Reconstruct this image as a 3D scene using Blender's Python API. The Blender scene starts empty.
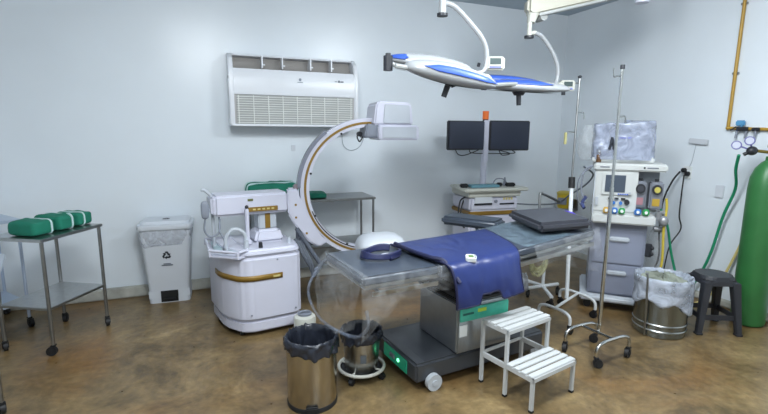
import bpy, bmesh, math, random
from mathutils import Vector, Matrix, noise
PI = math.pi
R = math.radians
scene = bpy.context.scene
col = scene.collection
random.seed(7)

# ---------------------------------------------------------------- camera, light, exposure
cd = bpy.data.cameras.new('camera'); cam = bpy.data.objects.new('camera', cd); col.objects.link(cam)
cd.sensor_width = 36; cd.lens = 455 / 768 * 36; cd.clip_start = 0.05; cd.clip_end = 60
cam.matrix_world = (Matrix.Translation((0, 0, 1.5)) @ Matrix.Rotation(R(-22), 4, 'Z')
                    @ Matrix.Rotation(R(90) - math.atan(76 / 455), 4, 'X') @ Matrix.Rotation(R(0.4), 4, 'Z'))
scene.camera = cam
w = bpy.data.worlds.new('world'); scene.world = w; w.use_nodes = True
w.node_tree.nodes['Background'].inputs[0].default_value = (0.75, 0.85, 1, 1)
w.node_tree.nodes['Background'].inputs[1].default_value = 0.3
scene.view_settings.view_transform = 'Standard'; scene.view_settings.look = 'None'
scene.view_settings.gamma = 1; scene.view_settings.use_curve_mapping = False
scene.view_settings.exposure = 0.8


def area(name, loc, sx, sy, power, color=(0.93, 0.975, 1.0)):
    l = bpy.data.lights.new(name, 'AREA'); l.shape = 'RECTANGLE'; l.size = sx; l.size_y = sy
    l.energy = power; l.color = color
    o = bpy.data.objects.new(name, l); o.location = loc; col.objects.link(o)
    return o


def fill_point(name, loc, power, r=0.22, color=(0.93, 0.975, 1.0)):
    l = bpy.data.lights.new(name, 'POINT'); l.energy = power; l.color = color; l.shadow_soft_size = r
    o = bpy.data.objects.new(name, l); o.location = loc; col.objects.link(o)
    return o


# surface-mounted ceiling lamps, then added point fills, all above and behind the picture's top edge
area('ceiling_lamp_near_left', (0.25, 1.35, 2.86), 1.2, 0.5, 26)
area('ceiling_lamp_near_right', (2.2, 1.35, 2.86), 1.3, 0.5, 22)
area('ceiling_lamp_behind', (0.9, -0.9, 2.86), 1.3, 0.5, 30)
fill_point('upper_wall_fill_left', (0.1, 1.4, 2.6), 40)  # this and the next: added fills that brighten upper walls, not fixtures
fill_point('upper_wall_fill_right', (2.1, 1.6, 2.6), 43)

# ---------------------------------------------------------------- materials


def lin(c):
    return tuple(((v / 12.92) if v <= 0.04045 else ((v + 0.055) / 1.055) ** 2.4) for v in c)


MATS = {}
FR = Matrix(((1, 0, 0, 0), (0, 0, -1, 0), (0, 1, 0, 0), (0, 0, 0, 1)))    # drawing plane facing -y


def mat(name, rgb, rough=0.5, metal=0.0, bump=0.0, bscale=40, var=0.04, vscale=6, alpha=1.0, trans=0.0, emit=None, es=0.0, coat=0.0, aniso=None, spec=0.5):
    """procedural principled material; rgb in 0..255 display values"""
    if name in MATS: return MATS[name]
    m = bpy.data.materials.new(name); m.use_nodes = True
    nt = m.node_tree; b = nt.nodes['Principled BSDF']; L = nt.links
    c = lin([v / 255 for v in rgb])
    tc = nt.nodes.new('ShaderNodeTexCoord')
    nz = nt.nodes.new('ShaderNodeTexNoise'); nz.inputs['Scale'].default_value = vscale; nz.inputs['Detail'].default_value = 4
    mp = nt.nodes.new('ShaderNodeMapping')
    if aniso: mp.inputs['Scale'].default_value = aniso
    L.new(tc.outputs['Object'], mp.inputs[0]); L.new(mp.outputs[0], nz.inputs['Vector'])
    cr = nt.nodes.new('ShaderNodeMapRange'); cr.inputs[1].default_value = 0.3; cr.inputs[2].default_value = 0.7
    cr.inputs[3].default_value = 1 - var; cr.inputs[4].default_value = 1 + var
    L.new(nz.outputs[0], cr.inputs[0])
    vm = nt.nodes.new('ShaderNodeVectorMath'); vm.operation = 'SCALE'; vm.inputs[0].default_value = c
    L.new(cr.outputs[0], vm.inputs['Scale']); L.new(vm.outputs[0], b.inputs['Base Color'])
    b.inputs['Roughness'].default_value = rough; b.inputs['Metallic'].default_value = metal
    b.inputs['Alpha'].default_value = alpha; b.inputs['Transmission Weight'].default_value = trans
    b.inputs['Coat Weight'].default_value = coat; b.inputs['Specular IOR Level'].default_value = spec
    if emit:
        b.inputs['Emission Color'].default_value = (*lin([v / 255 for v in emit]), 1); b.inputs['Emission Strength'].default_value = es
    if bump:
        n2 = nt.nodes.new('ShaderNodeTexNoise'); n2.inputs['Scale'].default_value = bscale; n2.inputs['Detail'].default_value = 3
        L.new(mp.outputs[0], n2.inputs['Vector'])
        bp = nt.nodes.new('ShaderNodeBump'); bp.inputs['Strength'].default_value = bump; bp.inputs['Distance'].default_value = 0.01
        L.new(n2.outputs[0], bp.inputs['Height']); L.new(bp.outputs[0], b.inputs['Normal'])
    MATS[name] = m
    return m


def wall_material():
    m = mat('glossy_wall_paint', (222, 229, 235), 0.3, bump=0.25, bscale=3.0, var=0.03, vscale=1.3, spec=0.5)
    return m


def floor_material():
    m = bpy.data.materials.new('mottled_resin_floor'); m.use_nodes = True
    nt = m.node_tree; L = nt.links; b = nt.nodes['Principled BSDF']
    tc = nt.nodes.new('ShaderNodeTexCoord')
    wn = nt.nodes.new('ShaderNodeTexNoise'); wn.inputs['Scale'].default_value = 1.1; wn.inputs['Detail'].default_value = 3
    add = nt.nodes.new('ShaderNodeVectorMath'); add.operation = 'MULTIPLY_ADD'
    add.inputs[1].default_value = (0.35, 0.35, 0.35)
    L.new(tc.outputs['Object'], wn.inputs['Vector']); L.new(wn.outputs['Color'], add.inputs[0]); L.new(tc.outputs['Object'], add.inputs[2])
    n1 = nt.nodes.new('ShaderNodeTexNoise'); n1.inputs['Scale'].default_value = 2.6; n1.inputs['Detail'].default_value = 10; n1.inputs['Roughness'].default_value = 0.7
    n1.inputs['Distortion'].default_value = 0.25
    L.new(add.outputs[0], n1.inputs['Vector'])
    r = nt.nodes.new('ShaderNodeValToRGB'); e = r.color_ramp.elements
    cols = [(0.28, (70, 56, 36)), (0.40, (94, 78, 52)), (0.50, (116, 97, 66)), (0.58, (126, 107, 74)), (0.70, (150, 129, 92))]
    e[0].position = cols[0][0]; e[0].color = (*lin([v / 255 for v in cols[0][1]]), 1)
    e[1].position = cols[-1][0]; e[1].color = (*lin([v / 255 for v in cols[-1][1]]), 1)
    for p, c in cols[1:-1]:
        x = e.new(p); x.color = (*lin([v / 255 for v in c]), 1)
    L.new(n1.outputs[0], r.inputs[0])
    # warm rusty patches and fine speckle
    n2 = nt.nodes.new('ShaderNodeTexNoise'); n2.inputs['Scale'].default_value = 0.9; n2.inputs['Detail'].default_value = 5; n2.inputs['Distortion'].default_value = 1.2
    L.new(tc.outputs['Object'], n2.inputs['Vector'])
    mr = nt.nodes.new('ShaderNodeMapRange'); mr.inputs[1].default_value = 0.5; mr.inputs[2].default_value = 0.72; mr.inputs[4].default_value = 0.65
    L.new(n2.outputs[0], mr.inputs[0])
    mx = nt.nodes.new('ShaderNodeMix'); mx.data_type = 'RGBA'; mx.inputs['B'].default_value = (*lin((122 / 255, 86 / 255, 44 / 255)), 1)
    L.new(mr.outputs[0], mx.inputs['Factor']); L.new(r.outputs[0], mx.inputs['A'])
    n3 = nt.nodes.new('ShaderNodeTexNoise'); n3.inputs['Scale'].default_value = 22; n3.inputs['Detail'].default_value = 6
    L.new(add.outputs[0], n3.inputs['Vector'])
    m3 = nt.nodes.new('ShaderNodeMapRange'); m3.inputs[1].default_value = 0.3; m3.inputs[2].default_value = 0.7; m3.inputs[3].default_value = 0.78; m3.inputs[4].default_value = 1.2
    L.new(n3.outputs[0], m3.inputs[0])
    sc = nt.nodes.new('ShaderNodeVectorMath'); sc.operation = 'SCALE'
    L.new(mx.outputs['Result'], sc.inputs[0]); L.new(m3.outputs[0], sc.inputs['Scale']); L.new(sc.outputs[0], b.inputs['Base Color'])
    rr = nt.nodes.new('ShaderNodeMapRange'); rr.inputs[3].default_value = 0.22; rr.inputs[4].default_value = 0.42
    L.new(n3.outputs[0], rr.inputs[0]); L.new(rr.outputs[0], b.inputs['Roughness'])
    bp = nt.nodes.new('ShaderNodeBump'); bp.inputs['Strength'].default_value = 0.12; bp.inputs['Distance'].default_value = 0.01
    L.new(n3.outputs[0], bp.inputs['Height']); L.new(bp.outputs[0], b.inputs['Normal'])
    b.inputs['Specular IOR Level'].default_value = 0.45
    return m


WHITE = mat('white_enamel', (198, 199, 213), 0.35, var=0.02)
WHITEP = mat('white_plastic', (208, 213, 220), 0.4, var=0.02)
CREAM = mat('cream_enamel', (196, 197, 188), 0.35, var=0.03)
STEEL = mat('brushed_steel', (176, 178, 178), 0.28, 1.0, var=0.08, vscale=30, aniso=(1, 1, 12), bump=0.02)
STEELD = mat('dull_steel_tube', (150, 152, 152), 0.35, 1.0, var=0.08, vscale=20)
BLACK = mat('black_rubber', (24, 25, 28), 0.6, var=0.1)
DARK = mat('dark_grey_vinyl', (62, 70, 82), 0.3, bump=0.05, bscale=60, var=0.06)
DKPL = mat('dark_plastic', (38, 40, 46), 0.45, var=0.06)
GREY = mat('grey_plastic', (128, 134, 146), 0.45, var=0.04)
LGREY = mat('light_grey_plastic', (178, 184, 192), 0.45, var=0.04)
GOLD = mat('gold_band', (134, 104, 40), 0.45, 0.1, var=0.1, vscale=12)
BLUEP = mat('lamp_blue_trim', (58, 92, 184), 0.35, var=0.06)
SCREEN = mat('dark_screen', (46, 52, 68), 0.3, var=0.03)
BAG = mat('black_bin_bag', (38, 42, 52), 0.28, bump=0.3, bscale=30, var=0.2, vscale=14)
GREENC = mat('green_drape_cloth', (16, 112, 90), 0.8, bump=0.3, bscale=25, var=0.12, vscale=9)
GREENM = mat('cylinder_green_paint', (48, 108, 58), 0.38, var=0.12, vscale=5, bump=0.05, bscale=8)
TAPE = mat('white_tape', (190, 214, 214), 0.6)
HOSEG = mat('green_hose', (30, 140, 100), 0.4)
YEL = mat('yellow_paint', (172, 136, 50), 0.4, var=0.06)
YELP = mat('yellow_plastic', (205, 178, 40), 0.4)
TEAL = mat('teal_panel', (66, 172, 148), 0.35, var=0.2, vscale=12)
PAPER = mat('white_label', (220, 224, 224), 0.6)
INK = mat('dark_ink', (36, 42, 52), 0.6)


def film_material(name, rgb, dens, rough=0.2):
    """thin clear plastic film: mostly see-through with a glossy sheen"""
    m = bpy.data.materials.new(name); m.use_nodes = True
    nt = m.node_tree; L = nt.links; b = nt.nodes['Principled BSDF']; out = nt.nodes['Material Output']
    b.inputs['Base Color'].default_value = (*lin([v / 255 for v in rgb]), 1); b.inputs['Roughness'].default_value = rough
    t = nt.nodes.new('ShaderNodeBsdfTransparent'); mx = nt.nodes.new('ShaderNodeMixShader')
    tc = nt.nodes.new('ShaderNodeTexCoord'); nz = nt.nodes.new('ShaderNodeTexNoise'); nz.inputs['Scale'].default_value = 9; nz.inputs['Detail'].default_value = 5
    nz.inputs['Distortion'].default_value = 1.5
    L.new(tc.outputs['Object'], nz.inputs['Vector'])
    mr = nt.nodes.new('ShaderNodeMapRange'); mr.inputs[1].default_value = 0.35; mr.inputs[2].default_value = 0.68
    mr.inputs[3].default_value = dens * 0.5; mr.inputs[4].default_value = min(1, dens * 1.7)
    L.new(nz.outputs[0], mr.inputs[0]); L.new(mr.outputs[0], mx.inputs[0]); L.new(t.outputs[0], mx.inputs[1]); L.new(b.outputs[0], mx.inputs[2])
    L.new(mx.outputs[0], out.inputs[0])
    bp = nt.nodes.new('ShaderNodeBump'); bp.inputs['Strength'].default_value = 0.5; bp.inputs['Distance'].default_value = 0.02
    L.new(nz.outputs[0], bp.inputs['Height']); L.new(bp.outputs[0], b.inputs['Normal'])
    return m


FILM = film_material('clear_plastic_film', (214, 218, 222), 0.11)
FILMW = film_material('milky_plastic_film', (216, 222, 232), 0.42, 0.3)

# ---------------------------------------------------------------- mesh helpers


def catmull(pts, n=6, closed=False):
    P = [Vector(p) for p in pts]; out = []
    N = len(P)
    rng = N if closed else N - 1
    for i in range(rng):
        if closed:
            a, b, c, d = P[(i - 1) % N], P[i], P[(i + 1) % N], P[(i + 2) % N]
        else:
            a, b, c, d = P[max(i - 1, 0)], P[i], P[i + 1], P[min(i + 2, N - 1)]
        for k in range(n):
            t = k / n
            out.append(0.5 * ((2 * b) + (c - a) * t + (2 * a - 5 * b + 4 * c - d) * t * t + (3 * b - 3 * c + d - a) * t ** 3))
    if not closed: out.append(P[-1])
    return out


class MB:
    def __init__(s): s.bm = bmesh.new()

    def box(s, c, size, rz=0, rot=None, bev=0.0, seg=2, taper=None):
        g = bmesh.ops.create_cube(s.bm, size=1)['verts']
        if taper:
            for v in g:
                if v.co.z > 0: v.co.x *= taper[0]; v.co.y *= taper[1]
        M = Matrix.Translation(c) @ (rot.to_4x4() if rot else Matrix.Rotation(rz, 4, 'Z')) @ Matrix.Diagonal((*size, 1))
        bmesh.ops.transform(s.bm, matrix=M, verts=g)
        if bev:
            ed = list({e for v in g for e in v.link_edges})
            bmesh.ops.bevel(s.bm, geom=ed, offset=bev, segments=seg, affect='EDGES', clamp_overlap=True)
        return s

    def b2(s, lo, hi, **k):
        lo = Vector(lo); hi = Vector(hi)
        return s.box((lo + hi) / 2, tuple(abs(v) for v in (hi - lo)), **k)

    def ring(s, c, ax, r, seg, up=None):
        ax = ax.normalized()
        u = (up or (Vector((0, 0, 1)) if abs(ax.z) < 0.9 else Vector((1, 0, 0))))
        u = (u - ax * u.dot(ax)).normalized(); v = ax.cross(u)
        return [s.bm.verts.new(c + (u * math.cos(2 * PI * i / seg) + v * math.sin(2 * PI * i / seg)) * r) for i in range(seg)], u

    def rod(s, p, q, r, r2=None, seg=12):
        p = Vector(p); q = Vector(q); r2 = r if r2 is None else r2
        a, u = s.ring(p, q - p, r, seg); b, u = s.ring(q, q - p, r2, seg, u)
        for i in range(seg): s.bm.faces.new((a[i], a[(i + 1) % seg], b[(i + 1) % seg], b[i]))
        s.bm.faces.new(a[::-1]); s.bm.faces.new(b)
        return s

    def tube(s, pts, r, seg=8, n=6, closed=False, raw=False):
        P = [Vector(p) for p in pts] if raw else catmull(pts, n, closed)
        rings = []; up = None
        for i, p in enumerate(P):
            d = (P[(i + 1) % len(P)] - P[i - 1]) if closed else (P[min(i + 1, len(P) - 1)] - P[max(i - 1, 0)])
            if d.length < 1e-6: d = Vector((0, 0, 1))
            rr = r(i / max(1, len(P) - 1)) if callable(r) else r
            a, up = s.ring(p, d, rr, seg, up); rings.append(a)
        m = len(rings)
        for j in range(m if closed else m - 1):
            a, b = rings[j], rings[(j + 1) % m]
            for i in range(seg): s.bm.faces.new((a[i], a[(i + 1) % seg], b[(i + 1) % seg], b[i]))
        if not closed: s.bm.faces.new(rings[0][::-1]); s.bm.faces.new(rings[-1])
        return s

    def lathe(s, prof, c=(0, 0, 0), seg=40, rot=None, wob=0, cap=True):
        c = Vector(c); rings = []
        for k, (r, z) in enumerate(prof):
            rg = []
            for i in range(seg):
                a = 2 * PI * i / seg
                rr = r; zz = z
                if wob:
                    rr += wob * (noise.noise(Vector((math.cos(a) * 3, math.sin(a) * 3, k * .9 + c.x * 9))))
                    zz += wob * 1.2 * (noise.noise(Vector((math.cos(a) * 4 + 9, math.sin(a) * 4, k * .7 + c.y * 9))))
                v = Vector((rr * math.cos(a), rr * math.sin(a), zz))
                if rot: v = rot @ v
                rg.append(s.bm.verts.new(c + v))
            rings.append(rg)
        for a, b in zip(rings, rings[1:]):
            for i in range(seg): s.bm.faces.new((a[i], a[(i + 1) % seg], b[(i + 1) % seg], b[i]))
        if cap:
            s.bm.faces.new(rings[0][::-1]); s.bm.faces.new(rings[-1])
        return s

    def prism(s, poly, d0, d1, M=None, bev=0.0, seg=2, top=None):
        """poly in local XY, extruded d0..d1 on local Z, then matrix M; top: alternative polygon for d1"""
        M = M or Matrix.Identity(4)
        a = [s.bm.verts.new(M @ Vector((x, y, d0))) for x, y in poly]
        b = [s.bm.verts.new(M @ Vector((x, y, d1))) for x, y in (top or poly)]
        n = len(poly); f = [s.bm.faces.new(a[::-1]), s.bm.faces.new(b)]
        for i in range(n): f.append(s.bm.faces.new((a[i], a[(i + 1) % n], b[(i + 1) % n], b[i])))
        if bev:
            ed = list({e for q in f for e in q.edges})
            bmesh.ops.bevel(s.bm, geom=ed, offset=bev, segments=seg, affect='EDGES', clamp_overlap=True)
        return s

    def ell(s, c, r, rot=None, u=24, v=14, p=1.0, pz=1.0):
        """superellipsoid"""
        def sg(x, e): return math.copysign(abs(x) ** e, x)
        c = Vector(c); rows = []
        for j in range(1, v):
            ph = -PI / 2 + PI * j / v; row = []
            for i in range(u):
                th = 2 * PI * i / u
                q = Vector((r[0] * sg(math.cos(ph), pz) * sg(math.cos(th), p), r[1] * sg(math.cos(ph), pz) * sg(math.sin(th), p), r[2] * sg(math.sin(ph), pz)))
                if rot: q = rot @ q
                row.append(s.bm.verts.new(c + q))
            rows.append(row)
        for a, b in zip(rows, rows[1:]):
            for i in range(u): s.bm.faces.new((a[i], a[(i + 1) % u], b[(i + 1) % u], b[i]))
        for row, z, fl in ((rows[0], -r[2], True), (rows[-1], r[2], False)):
            q = Vector((0, 0, z)); q = rot @ q if rot else q
            t = s.bm.verts.new(c + q)
            for i in range(u):
                f = (row[i], row[(i + 1) % u], t); s.bm.faces.new(f[::-1] if fl else f)
        return s

    def grid(s, fn, nu, nv, cu=False):
        V = [[s.bm.verts.new(fn(i / nu, j / nv)) for j in range(nv + 1)] for i in range(nu if cu else nu + 1)]
        m = len(V)
        for i in range(m if cu else m - 1):
            for j in range(nv): s.bm.faces.new((V[i][j], V[(i + 1) % m][j], V[(i + 1) % m][j + 1], V[i][j + 1]))
        return s

    def build(s, name, m, parent=None, solid=0, sub=0, label=None, ang=38):
        bmesh.ops.recalc_face_normals(s.bm, faces=s.bm.faces[:])
        me = bpy.data.meshes.new(name); s.bm.to_mesh(me); s.bm.free(); me.materials.append(m)
        for p in me.polygons: p.use_smooth = True
        me.set_sharp_from_angle(angle=R(ang))
        o = bpy.data.objects.new(name, me); col.objects.link(o)
        if parent: o.parent = parent
        if solid:
            k = o.modifiers.new('solid', 'SOLIDIFY'); k.thickness = solid; k.offset = 0
        if sub:
            k = o.modifiers.new('sub', 'SUBSURF'); k.levels = sub; k.render_levels = sub
        if label: o['label'] = label
        return o


def thing(name, label, cat, loc=(0, 0, 0), rz=0, group=None):
    o = bpy.data.objects.new(name, None); col.objects.link(o)
    o.empty_display_size = 0.1; o.location = loc; o.rotation_euler = (0, 0, rz)
    o['label'] = label; o['category'] = cat
    if group: o['group'] = group
    return o


def tag(o, label, cat, group=None, kind=None):
    o['label'] = label; o['category'] = cat
    if group: o['group'] = group
    if kind: o['kind'] = kind
    return o


def struct(o, label=None):
    o['kind'] = 'structure'
    if label: o['label'] = label
    return o


def caster(parent, x, y, r=0.035, wheel=BLACK, top=0.1, a=0.0, name='caster', stem=STEELD):
    """swivel caster: fork + wheel; leaves a part named caster with a wheel below it"""
    c, s_ = math.cos(a), math.sin(a)
    f = MB().rod((x, y, 2 * r + .004), (x, y, top), 0.008)
    f.box((x, y, 2 * r + .006), (0.03, 0.03, 0.012), rz=a, bev=.003)
    for k in (-1, 1):
        f.box((x - s_ * k * .016 + c * .008, y + c * k * .016 + s_ * .008, 1.35 * r), (0.026, 0.004, 1.3 * r), rz=a, bev=.001)
    fo = f.build(name, wheel if wheel is BLACK else stem, parent)
    cx, cy = x + c * .012, y + s_ * .012
    wv = Vector((-s_, c, 0)) * .012
    ctr = Vector((cx, cy, r))
    MB().rod(ctr - wv, ctr + wv, r, seg=20).rod(ctr - wv * 1.2, ctr + wv * 1.2, r * .45, seg=14).build('wheel', wheel, fo)
    return fo


# ---------------------------------------------------------------- the room
X0, X1, Y0, Y1, H = -2.7, 4.2, -2.2, 4.53, 2.88
WALL = wall_material()
struct(MB().b2((X0 - .1, Y0 - .1, -.08), (X1 + .1, Y1 + .1, 0)).build('floor', floor_material()), 'glossy mottled brown resin floor')
struct(MB().b2((X0 - .1, Y0 - .1, H), (X1 + .1, Y1 + .1, H + .08)).build('ceiling', mat('ceiling_paint', (178, 192, 204), 0.6)), 'pale blue-grey ceiling')
struct(MB().b2((X0 - .1, Y1, 0), (X1 + .1, Y1 + .1, H)).build('wall_back', WALL), 'glossy pale blue-grey wall with the air conditioner')
struct(MB().b2((X1, Y0, 0), (X1 + .1, Y1, H)).build('wall_right', WALL), 'glossy pale blue-grey wall with the gas pipe')
struct(MB().b2((X0 - .1, Y0, 0), (X0, Y1, H)).build('wall_left', WALL))
struct(MB().b2((X0 - .1, Y0 - .1, 0), (X1 + .1, Y0, H)).build('wall_front', WALL))
KERB = mat('worn_grey_kerb', (178, 178, 170), 0.5, bump=0.3, bscale=12, var=0.25, vscale=7)


def kerb(lo, hi, n, name):
    # coved plinth with a chamfered top
    m = MB().b2(lo, hi, bev=.012)
    return struct(m.build(name, KERB))


kerb((X0, Y1 - .045, 0), (X1, Y1, .10), 0, 'baseboard_back')
kerb((X1 - .03, Y0, 0), (X1, Y1 - .045, .07), 0, 'baseboard_right')

def wpart(mb, name, m, root, **k):
    """part whose mesh was laid out in room coordinates"""
    o = mb.build(name, m, root, **k)
    T = Matrix.Translation(root.location) @ Matrix.Rotation(root.rotation_euler.z, 4, 'Z')
    o.matrix_parent_inverse = T.inverted()
    return o


# ---------------------------------------------------------------- air conditioner on the back wall
ACW = mat('appliance_white', (228, 231, 236), 0.3, var=.01)
ac = thing('air_conditioner', 'white wall-mounted air conditioner high on the back wall', 'air conditioner', (0.865, 4.53, 1.535)); ac.scale = (1, 1, 1.06)
# profile in (y toward the room, z); x along the wall
hw = .575
prof = [(0, 0), (.225, 0), (.235, .02), (.235, .42), (.20, .55), (.13, .60), (0, .62)]
MX = Matrix(((0, 0, 1, 0), (-1, 0, 0, 0), (0, 1, 0, 0), (0, 0, 0, 1)))
m = MB(); m.prism([(0, .0), (.21, 0), (.215, .02), (.215, .26), (.185, .27), (.10, .27), (.06, .60), (0, .60)], -hw, hw, MX); m.build('back_body', mat('back_body_metal', (186, 184, 184), .6), ac)  # one even grey, darker than the white casing
m = MB(); m.prism([(.213, .262), (.228, .262), (.232, .30), (.228, .42), (.205, .475), (.19, .475), (.213, .41)], -hw + .018, hw - .018, MX, bev=.003); m.build('front_panel', ACW, ac)
for sx in (-1, 1):
    m = MB(); m.prism(prof, sx * hw - .02, sx * hw + .02, MX, bev=.008); m.build('end_cap', ACW, ac)
m = MB(); m.prism([(.02, .575), (.14, .585), (.13, .60), (.02, .615)], -hw + .02, hw - .02, MX, bev=.003); m.build('top_rim', ACW, ac)
m = MB(); m.prism([(.19, 0), (.238, 0), (.238, .018), (.19, .018)], -hw, hw, MX, bev=.004); m.build('bottom_rim', ACW, ac)
# recess of the air outlet, vanes
m = MB()
for i in range(9): m.prism([(.085 + .005 * i, .57 - .011 * i), (.09 + .005 * i, .57 - .011 * i), (.086 + .005 * i, .563 - .011 * i)], -hw + .03, hw - .03, MX)
m.build('outlet_louvres', mat('louvre_grey', (172, 168, 164), .5), ac)
for x in (-.30, -.12, .14, .34):
    m = MB(); m.box((x, -.15, .535), (.012, .10, .10), bev=.002); m.box((x + .012, -.175, .515), (.03, .012, .012), bev=.002)
    m.build('outlet_vane', ACW, ac)
# intake grille
m = MB()
for i in range(12): m.box((0, -.224, .03 + i * .0195), (2 * hw - .08, .008, .006), bev=.001, seg=1)
for i in range(9): m.box((-.52 + i * .13, -.226, .138), (.008, .006, .235), bev=.001, seg=1)
m.build('intake_grille', mat('grille_grey', (224, 226, 222), .5), ac)
m = MB(); m.box((0, -.219, .138), (2 * hw - .07, .004, .24)); m.build('intake_filter', mat('filter_grey', (168, 170, 168), .7), ac)
m = MB(); m.lathe([(.012, 0), (.012, .003)], (.03, -.236, .40), seg=16, rot=Matrix.Rotation(R(90), 3, 'X')); m.box((.03, -.236, .378), (.05, .002, .005)); m.build('logo', mat('logo_grey', (134, 142, 154), .5), ac)
m = MB(); m.lathe([(.010, 0), (.010, .003)], (.40, -.235, .40), seg=14, rot=Matrix.Rotation(R(90), 3, 'X')); m.box((.43, -.236, .398), (.03, .002, .010)); m.box((.37, -.236, .398), (.02, .002, .005)); m.build('indicator', mat('indicator_grey', (96, 104, 118), .4), ac)
m = MB(); m.lathe([(.012, 0), (.012, .003)], (-hw - .023, -.19, .40), seg=14, rot=Matrix.Rotation(R(90), 3, 'Y')); m.build('screw_cover', DKPL, ac)

# ---------------------------------------------------------------- white pedal bin with recycling mark
pb = thing('pedal_bin', 'white plastic pedal bin with recycling mark against the back wall', 'bin', (-.305, 4.36, 0), R(-3))
def rrect(w_, d, r, n=4):
    out = []
    for cx, cy, a0 in ((w_ / 2 - r, d / 2 - r, 0), (-w_ / 2 + r, d / 2 - r, 90), (-w_ / 2 + r, -d / 2 + r, 180), (w_ / 2 - r, -d / 2 + r, 270)):
        for k in range(n + 1):
            a = R(a0 + 90 * k / n); out.append((cx + r * math.cos(a), cy + r * math.sin(a)))
    return out
b0, b1 = rrect(.33, .24, .03), rrect(.40, .29, .035)
m = MB(); m.prism(rrect(.325, .235, .03), .10, .64, top=b1); m.prism(rrect(.33, .24, .035), 0, .05, top=rrect(.335, .243, .035))
m.b2((-.165, -.12, .04), (-.07, .11, .11), bev=.006); m.b2((.07, -.12, .04), (.165, .11, .11), bev=.006); m.b2((-.10, -.01, .04), (.10, .10, .12))
m.build('body', WHITEP, pb)
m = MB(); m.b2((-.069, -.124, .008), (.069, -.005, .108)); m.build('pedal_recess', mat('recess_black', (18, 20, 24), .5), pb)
m = MB(); m.box((0, -.132, .035), (.10, .03, .010), bev=.004); m.build('pedal', BLACK, pb)
m = MB(); m.prism(rrect(.44, .33, .05), .655, .70, bev=.008, top=rrect(.445, .335, .05)); m.prism(rrect(.40, .29, .045), .70, .725, top=rrect(.37, .26, .045), bev=.006); lid = m.build('lid', WHITEP, pb)
def bagfn(u, v):
    a = 2 * PI * u; x, y = math.cos(a), math.sin(a)
    e = .35
    X = math.copysign(abs(x) ** e, x); Y = math.copysign(abs(y) ** e, y)
    z = .665 - v * (.13 + .035 * math.sin(a * 1.0 + 4.2) + .02 * noise.noise((x * 2, y * 2, 3)))
    k = 1 + .035 * noise.noise((x * 3, y * 3, v * 3)) * (0.3 + v) + .02 * math.sin(v * PI)
    return Vector((X * (.208 - .012 * v) * k, Y * (.152 - .01 * v) * k, z))
m = MB(); m.grid(bagfn, 64, 8, cu=True); m.build('bag_liner', FILMW, pb, solid=.002)


def recycle(parent, M, s, name='recycling_mark'):
    m = MB()
    for k in range(3):
        a = R(90 + 120 * k)
        rt = Matrix.Rotation(a - R(90), 4, 'Z')
        # bent arrow: a side bar and an arrow head around the triangle
        body = [(-.30, .95), (.22, .95), (.52, .42), (.22, .25), (.02, .60), (-.12, .60)]
        head = [(.75, .55), (.62, -.02), (.10, .20)]
        for poly in (body, head):
            m.prism([(x * s, y * s - .12 * s) for x, y in poly], 0, .0015, M @ rt)
    return m.build(name, INK, parent)


tilt = Matrix.Rotation(R(-3.5), 4, 'X')
recycle(pb, Matrix.Translation((0, -.1375, .43)) @ Matrix.Rotation(R(2.9), 4, 'X') @ FR, .042)
m = MB(); M_ = Matrix.Translation((0, -.1355, .355)) @ Matrix.Rotation(R(2.9), 4, 'X') @ FR
m.prism([(-.03, -.003), (.03, -.003), (.03, .004), (-.03, .004)], 0, .0015, M_); m.prism([(-.045, -.018), (.045, -.018), (.045, -.008), (-.045, -.008)], 0, .0015, M_)
m.build('small_print', mat('print_grey', (110, 116, 124), .6), pb)
recycle(lid, Matrix.Translation((0, -.0, .7262)), .036)

# ---------------------------------------------------------------- steel instrument trolleys
def trolley(name, label, loc, rz, L, Wd, h, zs, over=.02, shelf=True, rleg=.012, steel=STEELD, topm=STEEL, cat='trolley', caps=True, group=None, castr=.032):
    t = thing(name, label, cat, loc, rz, group)
    m = MB(); m.b2((-L / 2 - over, -Wd / 2 - over, h - .022), (L / 2 + over, Wd / 2 + over, h), bev=.004); m.build('top_shelf', topm, t)
    m = MB() if shelf else None
    if shelf: m.b2((-L / 2 - .005, -Wd / 2 - .005, zs - .018), (L / 2 + .005, Wd / 2 + .005, zs), bev=.003); m.build('lower_shelf', topm, t)
    for sx in (-1, 1):
        for sy in (-1, 1):
            x, y = sx * L / 2, sy * Wd / 2
            l = MB().rod((x, y, .075), (x, y, h - .01), rleg).build('leg', steel, t)
            caster(t, x, y, castr, top=.11, a=random.uniform(0, 6))
    return t


# origin at the trolley's centre; length runs away from the camera
trolley('instrument_trolley', 'steel two-shelf trolley at left carrying green wrapped packages', (-1.015, 3.77, 0), R(60), .49, .37, .80, .33)
PLAST = mat('pale_blue_steel', (186, 200, 222), .3, .35)
trolley('instrument_trolley', 'pale two-shelf trolley behind the steel trolley at the left edge', (-1.565, 4.13, 0), R(126), .42, .40, .84, .20, rleg=.011, steel=PLAST, topm=mat('pale_tray', (176, 190, 208), .3, .3))
trolley('instrument_trolley', 'near steel table cut off by the left edge of the photo', (-1.085, 2.39, 0), R(104.5), .76, .28, .85, .25, rleg=.013, topm=mat('pale_table_steel', (190, 198, 208), .3, .7), over=.09, shelf=False)
trolley('wall_table', 'long steel table with lower rail against the back wall behind the arc', (.96, 4.27, 0), 0, 1.16, .36, .87, .42, rleg=.011, topm=STEELD, cat='table')


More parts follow.
